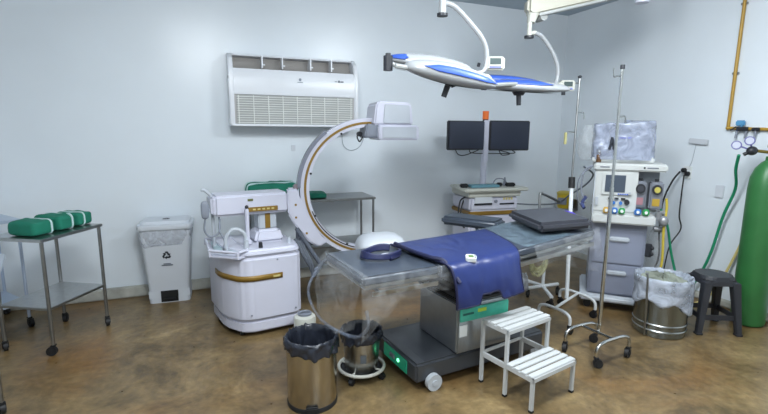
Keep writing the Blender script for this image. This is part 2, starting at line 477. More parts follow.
def package(label, loc, rz, L, Wd, h, bands, group='green wrapped packages on the steel trolley', tilt=0):
    t = thing('wrapped_package', label, 'package', loc, rz, group)
    rn = loc[0] * 7
    m = MB(); m.ell((0, 0, h / 2), (L / 2, Wd / 2, h / 2), u=40, v=20, p=.35, pz=.42)
    for v in m.bm.verts:
        n = noise.noise(Vector((v.co.x * 14 + rn, v.co.y * 14, v.co.z * 20))); v.co += Vector((v.co.x * .03, v.co.y * .05, .012 if v.co.z > h * .3 else 0)) * n
    m.build('cloth_wrap', GREENC, t, ang=70)
    for bx in bands:
        m = MB()
        P = rrect(L * 1.02 + .002, h * 1.02 + .002, h * .30, 5)
        MM = Matrix.Translation((0, bx, h / 2)) @ FR
        m.prism(P, -.006, .006, MM, bev=.001); m.build('paper_band', TAPE, t)
    return t


zt = .801
package('front green cloth package with a white band, nearest on the trolley', (-1.07, 3.64, zt), R(-32), .225, .17, .10, [.045])
package('middle green cloth package with a white band, on the trolley', (-.975, 3.785, zt), R(-30), .22, .15, .108, [.035])
package('rear green cloth package with a white band, farthest on the trolley', (-.89, 3.925, zt), R(-30), .21, .14, .10, [-.02])
package('long green cloth package lying on the back wall table', (.60, 4.26, .871), R(3), .46, .28, .16, [-.08, .06], group='green packages on the back wall table')
package('low green cloth package behind the arc on the wall table', (.99, 4.24, .871), R(-5), .22, .24, .05, [], group='green packages on the back wall table')

# ---------------------------------------------------------------- mobile x-ray arc
ca = thing('xray_arc', 'white mobile x-ray machine with gold-striped open ring', 'x-ray machine', (.42, 3.55, 0))
bx_, by_, ba = .185, 3.25, R(8)
def BL(x, y, z=0):
    return Vector((bx_ + x * math.cos(ba) - y * math.sin(ba), by_ + x * math.sin(ba) + y * math.cos(ba), z))
BM = Matrix.Translation((bx_, by_, 0)) @ Matrix.Rotation(ba, 4, 'Z')
foot = [(.02, .03), (.06, 0), (.12, -.02), (.43, -.02), (.47, -.005), (.495, .04), (.505, .12), (.505, .56), (.40, .60), (-.05, .60), (-.09, .54), (-.07, .24), (-.05, .16)]
m = MB(); m.prism([(x * .96 + .01, y * .96 + .01) for x, y in foot], .035, .12, BM, bev=.012); m.prism(foot, .125, .60, BM, bev=.018, seg=3); m.prism([(x, y) for x, y in foot], .605, .655, BM, bev=.016, seg=3, top=[(x * .94 + .01, y * .94 + .01) for x, y in foot])
wpart(m, 'cart_body', WHITE, ca)
for x, y in ((.05, .08), (.42, .08), (.42, .42), (-.04, .42)):
    p = BL(x, y); m = MB(); m.rod(p + Vector((-.015, 0, .034)), p + Vector((.015, 0, .034)), .034); wpart(m, 'wheel', BLACK, ca)
# gold band round the left corner
band = [(-.0785, .32), (-.0735, .24), (-.0525, .158), (.0185, .0275), (.059, -.0025), (.12, -.0235), (.335, -.0235)]
def bandmesh(z0, z1, pts, off=.003):
    m = MB(); V = []
    for x, y in pts: V.append((m.bm.verts.new(BL(x, y, z0)), m.bm.verts.new(BL(x, y, z1))))
    for a, b in zip(V, V[1:]): m.bm.faces.new((a[0], b[0], b[1], a[1]))
    return m
gb = wpart(bandmesh(.43, .47, band), 'gold_band', GOLD, ca, solid=.006)
m = MB(); m.prism([(0, 0), (.05, 0), (.05, .013), (0, .013)], 0, .002, Matrix.Translation(BL(.265, -.0265, .443)) @ Matrix.Rotation(ba, 4, 'Z') @ FR)
for k in range(5): m.prism([(.004 + k * .011, .016), (.011 + k * .011, .016), (.009 + k * .011, .001), (.003 + k * .011, .001)], 0, .003, Matrix.Translation(BL(.262, -.0265, .441)) @ Matrix.Rotation(ba, 4, 'Z') @ FR)
wpart(m, 'band_lettering', mat('pale_gold_ink', (196, 182, 120), .5), ca)
for x, z in ((.10, .175), (.43, .175), (.30, .57)):
    m = MB(); m.rod(BL(x, -.018, z), BL(x, -.0225, z), .007); wpart(m, 'screw', GREY, ca)
# tray to the left
m = MB()
tr = [(-.14, .13), (.02, -.03), (.10, .02), (.08, .46), (-.11, .52)]
m.prism(tr, .60, .625, BM, bev=.008)
for a, b in zip(tr, tr[1:] + tr[:1]):
    m.rod(BL(*a, .655), BL(*b, .655), .010); m.rod(BL(*a, .61), BL(*a, .655), .010)
wpart(m, 'side_tray', WHITE, ca)
m = MB(); m.prism([(-.10, .17), (.04, .04), (.05, .42), (-.08, .46)], .626, .645, BM, bev=.004); wpart(m, 'tray_liner', mat('aqua_grey', (160, 182, 188), .4), ca)
# box on top, neck and the horizontal head unit
m = MB(); m.prism([(.19, .18), (.42, .18), (.42, .42), (.19, .42)], .655, .75, BM, bev=.02, top=[(.22, .21), (.40, .21), (.40, .40), (.22, .40)]); wpart(m, 'turret', WHITE, ca)
m = MB(); m.prism([(.24, .24), (.38, .24), (.38, .38), (.24, .38)], .75, .875, BM, bev=.008); wpart(m, 'neck', LGREY, ca)
m = MB(); m.prism([(.29, .235), (.33, .235), (.33, .245), (.29, .245)], .755, .87, BM, bev=.002); wpart(m, 'neck_stripe', GOLD, ca)
m = MB(); m.prism([(-.08, .20), (.47, .20), (.47, .44), (-.08, .44)], .875, 1.03, BM, bev=.018, seg=3); m.prism([(-.10, .22), (.0, .22), (.0, .42), (-.10, .42)], .885, 1.02, BM, bev=.015)
hb = wpart(m, 'head_unit', WHITE, ca)
m = MB(); m.prism([(.155, .192), (.38, .192), (.38, .202), (.155, .202)], .898, .932, BM, bev=.002)
gp = wpart(m, 'gold_plate', GOLD, ca)
m = MB()
for k in range(5): m.prism([(.19 + k * .035, .189), (.21 + k * .035, .189), (.21 + k * .035, .193), (.19 + k * .035, .193)], .909, .921, BM)
wpart(m, 'plate_lettering', mat('pale_gold_ink', (196, 182, 120), .5), ca)
m = MB(); m.prism([(.155, .194), (.195, .194), (.195, .201), (.155, .201)], .98, .996, BM, bev=.001); wpart(m, 'badge', mat('badge_olive', (98, 104, 60), .4), ca)
m = MB(); m.prism([(.125, .15), (.15, .15), (.15, .20), (.125, .20)], .69, .93, BM, bev=.006); m.prism([(.12, .14), (.16, .14), (.16, .24), (.12, .24)], .66, .70, BM, bev=.006); wpart(m, 'lever', WHITE, ca)
m = MB(); m.ell(BL(.138, .165, .942), (.014, .014, .014)); wpart(m, 'lever_knob', DKPL, ca)
for x, y, mm, rr, hh in ((.20, .05, DKPL, .016, .04), (.43, .10, LGREY, .016, .045), (.10, .06, LGREY, .02, .06)):
    m = MB(); p = BL(x, y, .655); m.rod(p, p + Vector((0, 0, hh)), rr, rr * .8); wpart(m, 'knob', mm, ca)
# handle loop on the tray, upright, remote and its coil
m = MB(); m.tube([BL(-.03, .10, .63), BL(-.03, .10, .74), BL(.02, .09, .80), BL(.09, .08, .77), BL(.11, .08, .66)], .013); wpart(m, 'grey_hose', LGREY, ca)
m = MB(); m.tube([BL(-0.080, 0.300, 0.630), BL(-0.080, 0.300, 0.850), BL(-0.080, 0.300, 1.000), BL(-0.120, 0.300, 1.060), BL(-0.150, 0.300, 1.070)], .012); wpart(m, 'upright_tube', LGREY, ca)
m = MB(); m.ell(BL(-0.140, 0.240, 0.930), (.028, .022, .065), p=.6, pz=.6); wpart(m, 'hand_switch', GREY, ca)
m = MB(); m.tube([BL(-0.140, 0.240, 0.870), BL(-0.150, 0.240, 0.780), BL(-0.110, 0.240, 0.730), BL(-0.050, 0.240, 0.760), BL(-0.040, 0.280, 0.860), BL(-0.070, 0.280, 0.950)], .007)
m.tube([BL(-.06, .12, .88), BL(-.07, .11, .80), BL(-.04, .10, .72), BL(-.05, .12, .65)], .007); wpart(m, 'switch_cable', GREY, ca)

# ring: circle in a near-vertical plane
CC = Vector((1.275, 3.50, 1.04)); CU = Vector((math.cos(R(-6)), math.sin(R(-6)), 0)); CN = Vector((CU.y, -CU.x, 0)) # CN points to camera (-y)
if CN.y > 0: CN = -CN
def ringarc(r0, r1, d0, d1, a0, a1, n=60):
    m = MB(); V = []
    for i in range(n + 1):
        a = R(a0 + (a1 - a0) * i / n)
        e = CU * math.cos(a) + Vector((0, 0, math.sin(a)))
        V.append([m.bm.verts.new(CC + e * r + CN * d) for r, d in ((r0, d0), (r1, d0), (r1, d1), (r0, d1))])
    for a, b in zip(V, V[1:]):
        for k in range(4): m.bm.faces.new((a[k], a[(k + 1) % 4], b[(k + 1) % 4], b[k]))
    m.bm.faces.new(V[0]); m.bm.faces.new(V[-1][::-1])
    bmesh.ops.remove_doubles(m.bm, verts=m.bm.verts[:], dist=1e-5)
    return m
ringm = wpart(ringarc(.490, .562, -.045, .045, 84, 272), 'ring_arm', WHITE, ca)
ringarc(.514, .532, .044, .0485, 84, 268).build('gold_line', GOLD, ringm)
ringarc(.488, .491, -.03, .03, 88, 250).build('inner_track', STEELD, ringm)
ringarc(.497, .505, .044, .048, 200, 255).build('belt_slot', DKPL, ringm)
ringarc(.558, .582, -.04, .052, 128, 178).build('outer_belt', mat('belt_grey', (120, 124, 138), .4), ringm)
for a in (118, 165, 205, 247):
    e = CU * math.cos(R(a)) + Vector((0, 0, math.sin(R(a)))); p = CC + e * .493 + CN * .045
    MB().rod(p, p + CN * .006, .009).build('bolt', DKPL, ringm)
# cradle that holds the ring
def XZ(pts, d0, d1, bev=.008, off=CC):
    """polygon in the ring plane (u, z) around CC.x"""
    M = Matrix(((CU.x, 0, CN.x, CC.x), (CU.y, 0, CN.y, CC.y), (0, 1, 0, 0), (0, 0, 0, 1)))
    m = MB(); m.prism(pts, d0, d1, M, bev=bev); return m
wpart(XZ([(-.66, 1.05), (-.575, 1.05), (-.565, .95), (-.52, .82), (-.44, .70), (-.35, .62), (-.42, .58), (-.50, .62), (-.62, .78), (-.66, .86)], -.07, .075, .012), 'cradle', WHITE, ca)
for u_, z_ in ((-.60, .93), (-.60, .83), (-.52, .70)):
    p = CC + CU * u_ + CN * .075; p.z = z_; m = MB(); m.rod(p, p + CN * .004, .009); wpart(m, 'bolt', GOLD, ca)
m = MB(); p = CC + CU * -.60; p.z = 1.05; m.box(p + Vector((.01, 0, .012)), (.035, .07, .04), bev=.008); wpart(m, 'cradle_cap', mat('cap_grey', (140, 128, 132), .5), ca)
m = MB(); m.box(CC + Vector((-.53, .06, -.36)), (.12, .12, .22), bev=.02); m.rod(CC + Vector((-.60, .0, -.30)), CC + Vector((-.42, .0, -.60)), .018); m.rod(CC + Vector((-.66, .02, -.42)), CC + Vector((-.40, .02, -.40)), .014); wpart(m, 'joint', mat('joint_grey', (96, 102, 114), .4), ca)
m = MB()
for k in range(3):
    o_ = .03 * k
    m.tube([(.66 + o_, 3.50, .66 - o_), (.72 + o_, 3.46, .52 - o_), (.80, 3.48, .40 - o_), (.90, 3.50, .46), (1.02, 3.5, .46)], .013)
wpart(m, 'cable_bundle', mat('cable_grey', (92, 98, 108), .5), ca)
# detector head at the top end
def q(u_, z_): return (u_, z_)
wpart(XZ([(.01, 1.545), (.335, 1.545), (.32, 1.705), (.305, 1.725), (.05, 1.73), (.03, 1.71)], -.16, .13, .018), 'detector_housing', WHITE, ca)
wpart(XZ([(.045, 1.43), (.37, 1.43), (.375, 1.45), (.37, 1.545), (.04, 1.545)], -.19, .165, .014), 'detector_base', WHITE, ca)
wpart(XZ([(-.06, 1.445), (.09, 1.445), (.09, 1.55), (-.04, 1.555)], -.12, .12, .012), 'detector_bracket', GREY, ca)
wpart(XZ([(.085, 1.56), (.31, 1.56), (.30, 1.70), (.095, 1.705)], .128, .136, .004), 'housing_panel', LGREY, ca)
wpart(XZ([(.07, 1.445), (.35, 1.445), (.35, 1.53), (.07, 1.53)], .163, .170, .004), 'base_panel', LGREY, ca)
m = MB(); p = CC + CU * -.075; p.z = 1.475; m.tube([p, p + Vector((-.02, 0, -.02)), p + Vector((0, 0, -.06)), p + Vector((.03, 0, -.02))], .006); m.rod(p + Vector((0, -.02, 0)), p + Vector((0, .02, 0)), .02); wpart(m, 'head_latch', DKPL, ca)
# source housing at the lower end
m = MB(); m.ell((1.345, 3.40, .55), (.205, .16, .125), rot=Matrix.Rotation(R(-6), 3, 'Z'), u=28, v=14, p=.6, pz=.75); wpart(m, 'source_housing', WHITEP, ca, ang=60)
m = MB(); m.rod((1.275, 3.48, .44), (1.345, 3.42, .50), .09); wpart(m, 'source_mount', GREY, ca)

# small white canister by the machine
cn = thing('canister', 'small white canister with grey lid on the floor beside the x-ray cart', 'canister', (.655, 3.17, 0))
MB().lathe([(.068, 0), (.078, .01), (.082, .13), (.075, .15), (.05, .16)], seg=32).build('body', CREAM, cn)
MB().lathe([(.05, .158), (.052, .175), (.03, .18)], seg=28).build('lid', GREY, cn)
MB().tube([(-.05, 0, .17), (0, -.03, .20), (.05, 0, .17)], .006).build('handle', GREY, cn)

# ---------------------------------------------------------------- monitor cart
mc = thing('monitor_cart', 'white monitor cart with two dark screens and orange beacon in the far corner', 'medical cart', (2.83, 4.1, 0), R(-6))
m = MB(); m.b2((-.275, -.20, .13), (.275, .22, .64), bev=.02, seg=3); m.b2((-.28, -.205, .69), (.28, .225, .84), bev=.02, seg=3); m.b2((-.26, -.19, .60), (.26, .2, .80)); m.build('cart_body', WHITE, mc)
m = MB(); m.b2((-.285, -.208, .645), (.285, .228, .686), bev=.008); m.build('gold_band', GOLD, mc)
m = MB(); m.prism([(-.36, -.27), (.36, -.27), (.38, -.20), (.32, .22), (-.32, .22), (-.38, -.20)], .895, .93, bev=.012); m.b2((-.30, -.22, .835), (.30, .2, .9), bev=.01); m.build('shelf', CREAM, mc)
m = MB(); m.b2((-.23, -.215, .765), (-.03, -.20, .835), bev=.004); m.build('printer', mat('printer_grey', (206, 212, 218), .4), mc)
m = MB(); m.b2((-.23, -.218, .755), (-.03, -.2, .775), bev=.002); m.build('printer_slot', DKPL, mc)
m = MB(); m.b2((.06, -.212, .752), (.23, -.2, .768), bev=.002); m.build('disc_slot', DKPL, mc)
m = MB(); m.rod((.015, -.2, .79), (.015, -.215, .79), .018); m.build('dial', GREY, mc)
m = MB()
for k in range(4): m.b2((.10 + k * .03, -.208, .80), (.12 + k * .03, -.2, .825))
m.build('panel_lettering', mat('pale_gold_ink', (196, 182, 120), .5), mc)
for x in (-.22, .22):
    for y in (-.15, .17): caster(mc, x, y, .04, top=.14)
m = MB(); m.rod((0, .06, .92), (0, .06, 1.58), .035, .03, seg=18); m.b2((-.03, .02, 1.18), (.03, .06, 1.62), bev=.008); m.build('post', WHITE, mc)
m = MB(); m.rod((0, .06, 1.60), (0, .06, 1.63), .03, seg=18); m.build('beacon_base', DKPL, mc)
m = MB(); m.rod((0, .06, 1.63), (0, .06, 1.715), .033, seg=20); m.build('beacon', mat('orange_beacon', (196, 96, 30), .3, emit=(220, 100, 30), es=.15), mc)
for sx, a in ((-1, R(5)), (1, R(-6))):
    c = Vector((sx * .255, .0, 1.46)); rt = Matrix.Rotation(a, 3, 'Z')
    wd, ht = (.43, .30) if sx < 0 else (.45, .315)
    m = MB(); m.box(c, (wd, .045, ht), rot=rt, bev=.008); m.box(c + rt @ Vector((0, .035, 0)), (.2, .04, .16), rot=rt, bev=.01); d = m.build('display', DKPL, mc)
    m = MB(); m.box(c + rt @ Vector((0, -.0235, .003)), (wd - .024, .004, ht - .03), rot=rt); m.build('screen', SCREEN, d)
    m = MB(); m.rod((0, .05, 1.46), c + Vector((0, .05, 0)), .018); m.build('screen_arm', WHITE, d)
    m = MB(); m.tube([c + Vector((-.10, .02, -ht / 2)), c + Vector((-.06, .02, -ht / 2 - .05)), c + Vector((.03, .02, -ht / 2 - .05 if sx < 0 else -ht / 2 - .03)), (sx * .03, .03, 1.33)], .005)
    m.tube([c + Vector((.06, .02, -ht / 2)), c + Vector((.08, .02, -ht / 2 - .03)), (sx * .035, .03, 1.27)], .005); m.build('screen_cable', DKPL, d)
m = MB(); m.box((-.10, -.13, .945), (.32, .13, .025), bev=.005); m.build('keyboard', mat('blue_grey_keys', (104, 150, 165), .5, bump=.4, bscale=70), mc)
for x, y, sx_, m_ in ((-.31, -.12, .08, BLACK), (.11, -.10, .05, BLACK), (.22, -.13, .10, BLACK)):
    m = MB(); m.box((x, y, .95), (sx_, .06, .04), bev=.01); m.build('hand_control', m_, mc)
m = MB(); m.tube([(.05, -.05, .93), (.10, -.04, 1.0), (.18, -.06, 1.0), (.22, -.08, .94)], .006); m.rod((.20, -.05, .93), (.20, -.05, 1.02), .02, .008); m.build('cable', GREY, mc)
m = MB(); m.tube([(-.28, -.1, .83), (-.34, -.1, .78), (-.35, -.1, .6), (-.28, -.1, .5)], .008); m.tube([(-.27, -.05, .80), (-.31, -.08, .72), (-.32, -.08, .62), (-.27, -.05, .55)], .007); m.build('side_cables', DKPL, mc)

# ---------------------------------------------------------------- operating table
ot = thing('operating_table', 'long operating table with dark mattress on a grey column base', 'operating table', (1.16, 2.17, 0), R(6))
BASE = mat('base_grey', (72, 76, 82), .3, .3, var=.08)
OTS = mat('column_steel', (165, 170, 174), .33, .9, var=.06, aniso=(14, 1, 1), vscale=14)
m = MB(); m.prism([(-.07, .02), (.95, .02), (.95, .54), (-.07, .54)], .05, .17, bev=.014, seg=3); m.prism([(.0, .04), (.88, .04), (.88, .51), (.0, .51)], .17, .185, top=[(.10, .07), (.8, .07), (.8, .46), (.10, .46)]); m.build('base', BASE, ot)
m = MB(); m.b2((-.074, .12, .065), (-.066, .41, .15), bev=.002); gpn = m.build('battery_panel', mat('dim_teal', (34, 120, 98), .25, emit=(40, 160, 120), es=.12), ot)
m = MB(); m.ell((-.076, .22, .11), (.006, .012, .012)); m.build('status_light', mat('green_led', (120, 230, 170), .3, emit=(110, 255, 170), es=2.0), gpn)
m = MB(); m.box((-.078, .29, .11), (.012, .06, .03), bev=.004); m.build('panel_latch', GREY, gpn)
for x, y in ((.04, .0), (.04, .56), (.90, .05), (.90, .50)):
    m = MB(); m.rod((x, y - .016, .05), (x, y + .016, .05), .05, seg=28); wl = m.build('wheel', mat('wheel_grey', (176, 182, 188), .4), ot)
    m = MB(); m.rod((x, y - .02, .05), (x, y + .02, .05), .018, seg=16); m.build('hub', LGREY, wl)
m = MB(); m.b2((.20, .0, .18), (.60, .42, .50), bev=.012); m.build('column', OTS, ot)
m = MB(); m.b2((.19, -.01, .50), (.61, .43, .525), bev=.006)
for k in range(4): m.b2((.20 + .008 * (k % 2), .03 + .008 * (k % 2), .525 + .04 * k), (.53 - .008 * (k % 2), .39 - .008 * (k % 2), .565 + .04 * k), bev=.006)
m.build('bellows', mat('bellows_black', (34, 36, 40), .6), ot)
m = MB(); m.b2((.215, -.012, .385), (.585, .0, .465), bev=.003); tp = m.build('control_label', TEAL, ot)
m = MB(); m.b2((.34, -.015, .43), (.405, -.011, .452)); m.build('warning_sticker', mat('yellow_green_sticker', (170, 200, 60), .5), tp)
m = MB(); m.b2((.23, -.014, .425), (.31, -.011, .438)); m.build('label_lettering', mat('dark_teal_ink', (28, 92, 84), .5), tp)
m = MB(); m.b2((.215, -.006, .29), (.27, .001, .36)); m.build('paper_tag', PAPER, ot)
for k in range(3):
    m = MB(); m.rod((.625, .05 + k * .05, .44), (.59, .05 + k * .05, .44), .015); m.build('connector', BLACK, ot)
m = MB(); m.b2((-.40, .0, .685), (1.20, .44, .70), bev=.004); m.build('frame', STEELD, ot)
# leg section
m = MB(); m.b2((-.43, -.045, .70), (.02, .485, .722), bev=.004); m.build('leg_plate', STEEL, ot)
m = MB(); m.b2((-.44, -.05, .722), (.025, .49, .77), bev=.012, seg=3); m.build('leg_mattress', DARK, ot)
m = MB(); m.b2((.035, -.045, .70), (.36, .485, .722), bev=.004); m.b2((.035, -.05, .722), (.37, .49, .77), bev=.012, seg=3); m.build('seat_mattress', DARK, ot)
tb = Matrix.Translation((.375, .22, .722)) @ Matrix.Rotation(R(-5.2), 4, 'Y')
m = MB(); m.b2((0, -.265, -.022), (.92, .265, 0), bev=.004); m.bm.transform(tb); m.build('back_plate', STEEL, ot)
m = MB(); m.b2((0, -.27, 0), (.93, .27, .048), bev=.012, seg=3); m.bm.transform(tb); m.build('back_mattress', DARK, ot)
for vy in (-.075, .515):
    m = MB(); m.b2((-.40, vy - .005, .672), (.0, vy + .005, .697), bev=.002); m.rod((-.35, vy, .685), (-.35, .2, .685), .008); m.rod((-.05, vy, .685), (-.05, .2, .685), .008); m.build('side_rail', STEEL, ot)
    m = MB(); m.b2((.04, vy - .22 - .005, -.05), (.88, vy - .22 + .005, -.025), bev=.002); m.rod((.12, vy - .22, -.038), (.12, 0, -.03), .008); m.rod((.8, vy - .22, -.038), (.8, 0, -.03), .008); m.bm.transform(tb); m.build('side_rail', STEEL, ot)
# head pad, loosely turned on the table
m = MB(); m.box((0, 0, 0), (.38, .50, .064), bev=.022, seg=4); m.bm.transform(Matrix.Translation((2.27, 2.51, .893)) @ Matrix.Rotation(R(-13), 4, 'Z') @ Matrix.Rotation(R(-3), 4, 'Y'))
wpart(m, 'head_pad', mat('head_pad_grey', (62, 64, 72), .4, bump=.06, bscale=50), ot)
m = MB(); m.tube([(2.44, 2.60, .89), (2.50, 2.58, .91), (2.52, 2.52, .90), (2.47, 2.47, .88)], .016); wpart(m, 'violet_strap', mat('violet_vinyl', (92, 78, 190), .4), ot)
# arm board on the far side
m = MB(); m.box((0, 0, 0), (.22, .46, .07), bev=.022, seg=3); m.bm.transform(Matrix.Translation((1.98, 3.02, .80)) @ Matrix.Rotation(R(35), 4, 'Z'))
ab = wpart(m, 'arm_board', DARK, ot)
m = MB(); m.rod((1.93, 2.82, .70), (1.99, 3.0, .775), .012); wpart(m, 'board_bracket', STEELD, ot)
m = MB(); m.rod((2.45, 2.86, .72), (2.56, 2.93, .86), .010); m.tube([(2.56, 2.93, .86), (2.57, 2.95, .99), (2.60, 2.96, 1.0), (2.72, 3.0, .96), (2.90, 3.08, .90)], .011, n=4); wpart(m, 'screen_bar', STEELD, ot)

# ---------------------------------------------------------------- clear plastic over the table
def LT(u, v, z):
    a = R(6); return Vector((1.16 + u * math.cos(a) - v * math.sin(a), 2.17 + u * math.sin(a) + v * math.cos(a), z))
tc_ = thing('plastic_drape', 'clear plastic sheet hanging from the foot end of the operating table', 'plastic sheet', (.74, 2.35, 0))
def footfilm(s, t):
    v = -.07 + .58 * s
    z = .778 - t * (.26 + .10 * math.sin(PI * s) + .05 * noise.noise((s * 4, t * 2, 1)))
    u = -.448 - .10 * math.sin(t * 1.8) * (.5 + .5 * math.sin(PI * s)) + .035 * noise.noise((s * 6, t * 3, 5)) * t
    if t < .08: u += .03 * (1 - t / .08)
    return LT(u, v, z)
wpart(MB().grid(footfilm, 26, 20), 'end_flap', FILM, tc_, ang=80)
def sidefilm(s, t):
    u = -.46 + .56 * s
    z = .777 - t * (.15 + .20 * max(0, 1 - s * 2.2) + .03 * noise.noise((s * 5, 2, 1)))
    v = -.064 - .02 * math.sin(t * 3) + .02 * noise.noise((s * 9, t * 3, 8)) * t
    return LT(u, v, z)
wpart(MB().grid(sidefilm, 30, 12), 'side_flap', FILM, tc_, ang=80)
m = MB(); m.tube([LT(-.50, .45, .70), LT(-.58, .40, .58), LT(-.56, .25, .46), LT(-.46, .05, .42), LT(-.42, -.06, .50), LT(-.43, -.07, .60)], .009)
wpart(m, 'rolled_hem', film_material('rolled_film', (120, 130, 148), .25, .3), tc_)
tc2 = thing('plastic_drape', 'clear plastic sheet wrapped over the head end of the operating table', 'plastic sheet', (2.2, 2.35, 0))
def backfilm(s, t):
    u = .72 + .66 * s; zt = .722 + .052 + (u - .375) * .091
    z = zt - t * (.13 + .04 * noise.noise((s * 5, 3, 1)) + .10 * max(0, s - .8) * 5)
    v = -.058 - .035 * math.sin(t * 2.5) + .025 * noise.noise((s * 8, t * 3, 4)) * t
    if u > 1.30: v += (u - 1.30) * .6
    return LT(u, v, z)
wpart(MB().grid(backfilm, 30, 12), 'side_flap', FILM, tc2, ang=80)
def topfilm(s, t):
    u = .68 + .42 * s; v = -.055 + .53 * t
    return LT(u, v, .722 + .054 + (u - .375) * .091 + .006 * noise.noise((s * 7, t * 5, 2)))
wpart(MB().grid(topfilm, 16, 16), 'top_sheet', film_material('flat_film', (150, 175, 190), .22, .15), tc2, ang=80)
def tailfilm(s, t):
    v = -.05 + .50 * s
    return LT(1.335 + .06 * math.sin(t * 2) + .03 * noise.noise((s * 6, t * 3, 9)), v, .86 - t * (.34 + .05 * noise.noise((s * 4, 1, 1))))
wpart(MB().grid(tailfilm, 16, 16), 'end_flap', FILM, tc2, ang=80)

# ---------------------------------------------------------------- lead apron
def lerp3(a, b, t): return a + (b - a) * t
def pathpt(P, t):
    d = [0]
    for a, b in zip(P, P[1:]): d.append(d[-1] + (b - a).length)
    x = t * d[-1]
    for i in range(len(P) - 1):
        if x <= d[i + 1] + 1e-9:
            return lerp3(P[i], P[i + 1], (x - d[i]) / (d[i + 1] - d[i]))
    return P[-1]
LFT = catmull([(1.10, 2.60, .782), (1.14, 2.36, .784), (1.20, 2.17, .783), (1.235, 2.085, .765), (1.25, 2.055, .69), (1.262, 2.05, .60), (1.27, 2.06, .525)], 8)
RGT = catmull([(1.86, 2.68, .806), (1.82, 2.46, .810), (1.77, 2.26, .810), (1.73, 2.14, .79), (1.715, 2.10, .71), (1.73, 2.09, .62), (1.745, 2.09, .56)], 8)
def apron(s, t, off=0.0):
    tt = t
    # neck opening at the lower hem
    n = max(0.0, min(1.0, (s - .30) / .06)) * max(0.0, min(1.0, (.66 - s) / .06))
    n = n * n * (3 - 2 * n)
    tmax = 1 - .075 * n
    tt = t * tmax
    p = lerp3(pathpt(LFT, tt), pathpt(RGT, tt), s)
    w_ = .014 * noise.noise((s * 3.2, tt * 3.2, 1.7)) + .006 * noise.noise((s * 9, tt * 5, 4))
    top = max(0.0, 1 - abs(tt - .25) / .35)
    p.z += abs(w_) * 1.3 * top + .004
    p.y -= .018 * math.sin(PI * s) * max(0, tt - .6) / .4 + abs(w_) * (1 - top) + off
    p.z += off * .6
    return p
ap = thing('lead_apron', 'navy blue protective apron draped over the middle of the operating table', 'apron', (1.5, 2.3, .78))
APR = mat('navy_apron_vinyl', (36, 50, 104), .36, bump=.35, bscale=9, var=.05, vscale=3)
wpart(MB().grid(apron, 64, 70), 'apron_cloth', APR, ap, solid=.007, ang=80)
NAVY = mat('navy_binding', (24, 28, 62), .5)
m = MB(); m.tube([apron(0, k / 16) for k in range(17)], .008, seg=6, n=2); wpart(m, 'binding', NAVY, ap)
m = MB(); m.tube([apron(1, k / 16) for k in range(17)], .006, seg=6, n=2); wpart(m, 'binding', NAVY, ap)
m = MB(); m.tube([apron(k / 48, 1) for k in range(49)], .006, seg=6, n=1); wpart(m, 'hem_binding', NAVY, ap)
m = MB(); m.tube([apron(0.02, .03) + Vector((0, .0, .01)), apron(.0, .3) + Vector((-.02, 0, .012)), apron(.03, .52) + Vector((-.035, 0, .012)), apron(.07, .60) + Vector((-.02, -.01, .0)), apron(.07, .8) + Vector((-.01, -.012, 0))], .012, seg=8); wpart(m, 'shoulder_strap', NAVY, ap)
def patch(s0, s1, t0, t1, off): return MB().grid(lambda a, b: apron(s0 + (s1 - s0) * a, t0 + (t1 - t0) * b, off), 6, 6)
p = apron(.31, .66); tu = (apron(.36, .66) - p).normalized(); tv = (apron(.31, .60) - p).normalized(); nn = tu.cross(tv).normalized()
if nn.y > 0: nn = -nn
tv = nn.cross(tu) if nn.cross(tu).z > 0 else tu.cross(nn); nn2 = tu.cross(tv)
BF = Matrix(((tu.x, tv.x, nn2.x, p.x), (tu.y, tv.y, nn2.y, p.y), (tu.z, tv.z, nn2.z, p.z), (0, 0, 0, 1)))
sgn = 1 if nn2.dot(nn) > 0 else -1
m = MB(); m.prism(rrect(.058, .060, .012), -.002 * sgn, .022 * sgn, BF, bev=.002); bd = wpart(m, 'badge', PAPER, ap)
m = MB(); m.prism(rrect(.030, .030, .008), .0215 * sgn, .0235 * sgn, BF); m.build('badge_emblem', mat('olive_emblem', (96, 122, 74), .5), bd)
m = MB(); m.prism([(-.02, -.025), (.02, -.025), (.02, -.020), (-.02, -.020)], .0215 * sgn, .0235 * sgn, BF); m.build('badge_lettering', INK, bd)

cl = thing('thyroid_collar', 'navy blue protective collar lying on the foot end of the table', 'collar', (.955, 2.41, .772), R(10))
def collar(u, v):
    a = R(35) + R(320) * u
    z = .006 + .030 * v + .012 * math.sin(a * 1.5) ** 2 * v + .004 * math.sin(a * 2)
    r = 1 + .12 * (v - .5) * math.sin(a + 1)
    return Vector((.118 * r * math.cos(a), .095 * r * math.sin(a), max(z, .004)))
MB().grid(collar, 50, 5).build('collar_band', mat('collar_navy', (30, 36, 74), .45), cl, solid=.014, ang=80)
m = MB(); m.tube([(.10, -.05, .02), (.06, -.08, .012), (0, -.10, .010)], .012); m.build('velcro_end', NAVY, cl)
m = MB(); m.ell((.045, .0, .006), (.04, .03, .005)); m.build('neck_lining', mat('lining_white', (200, 204, 214), .7), cl)

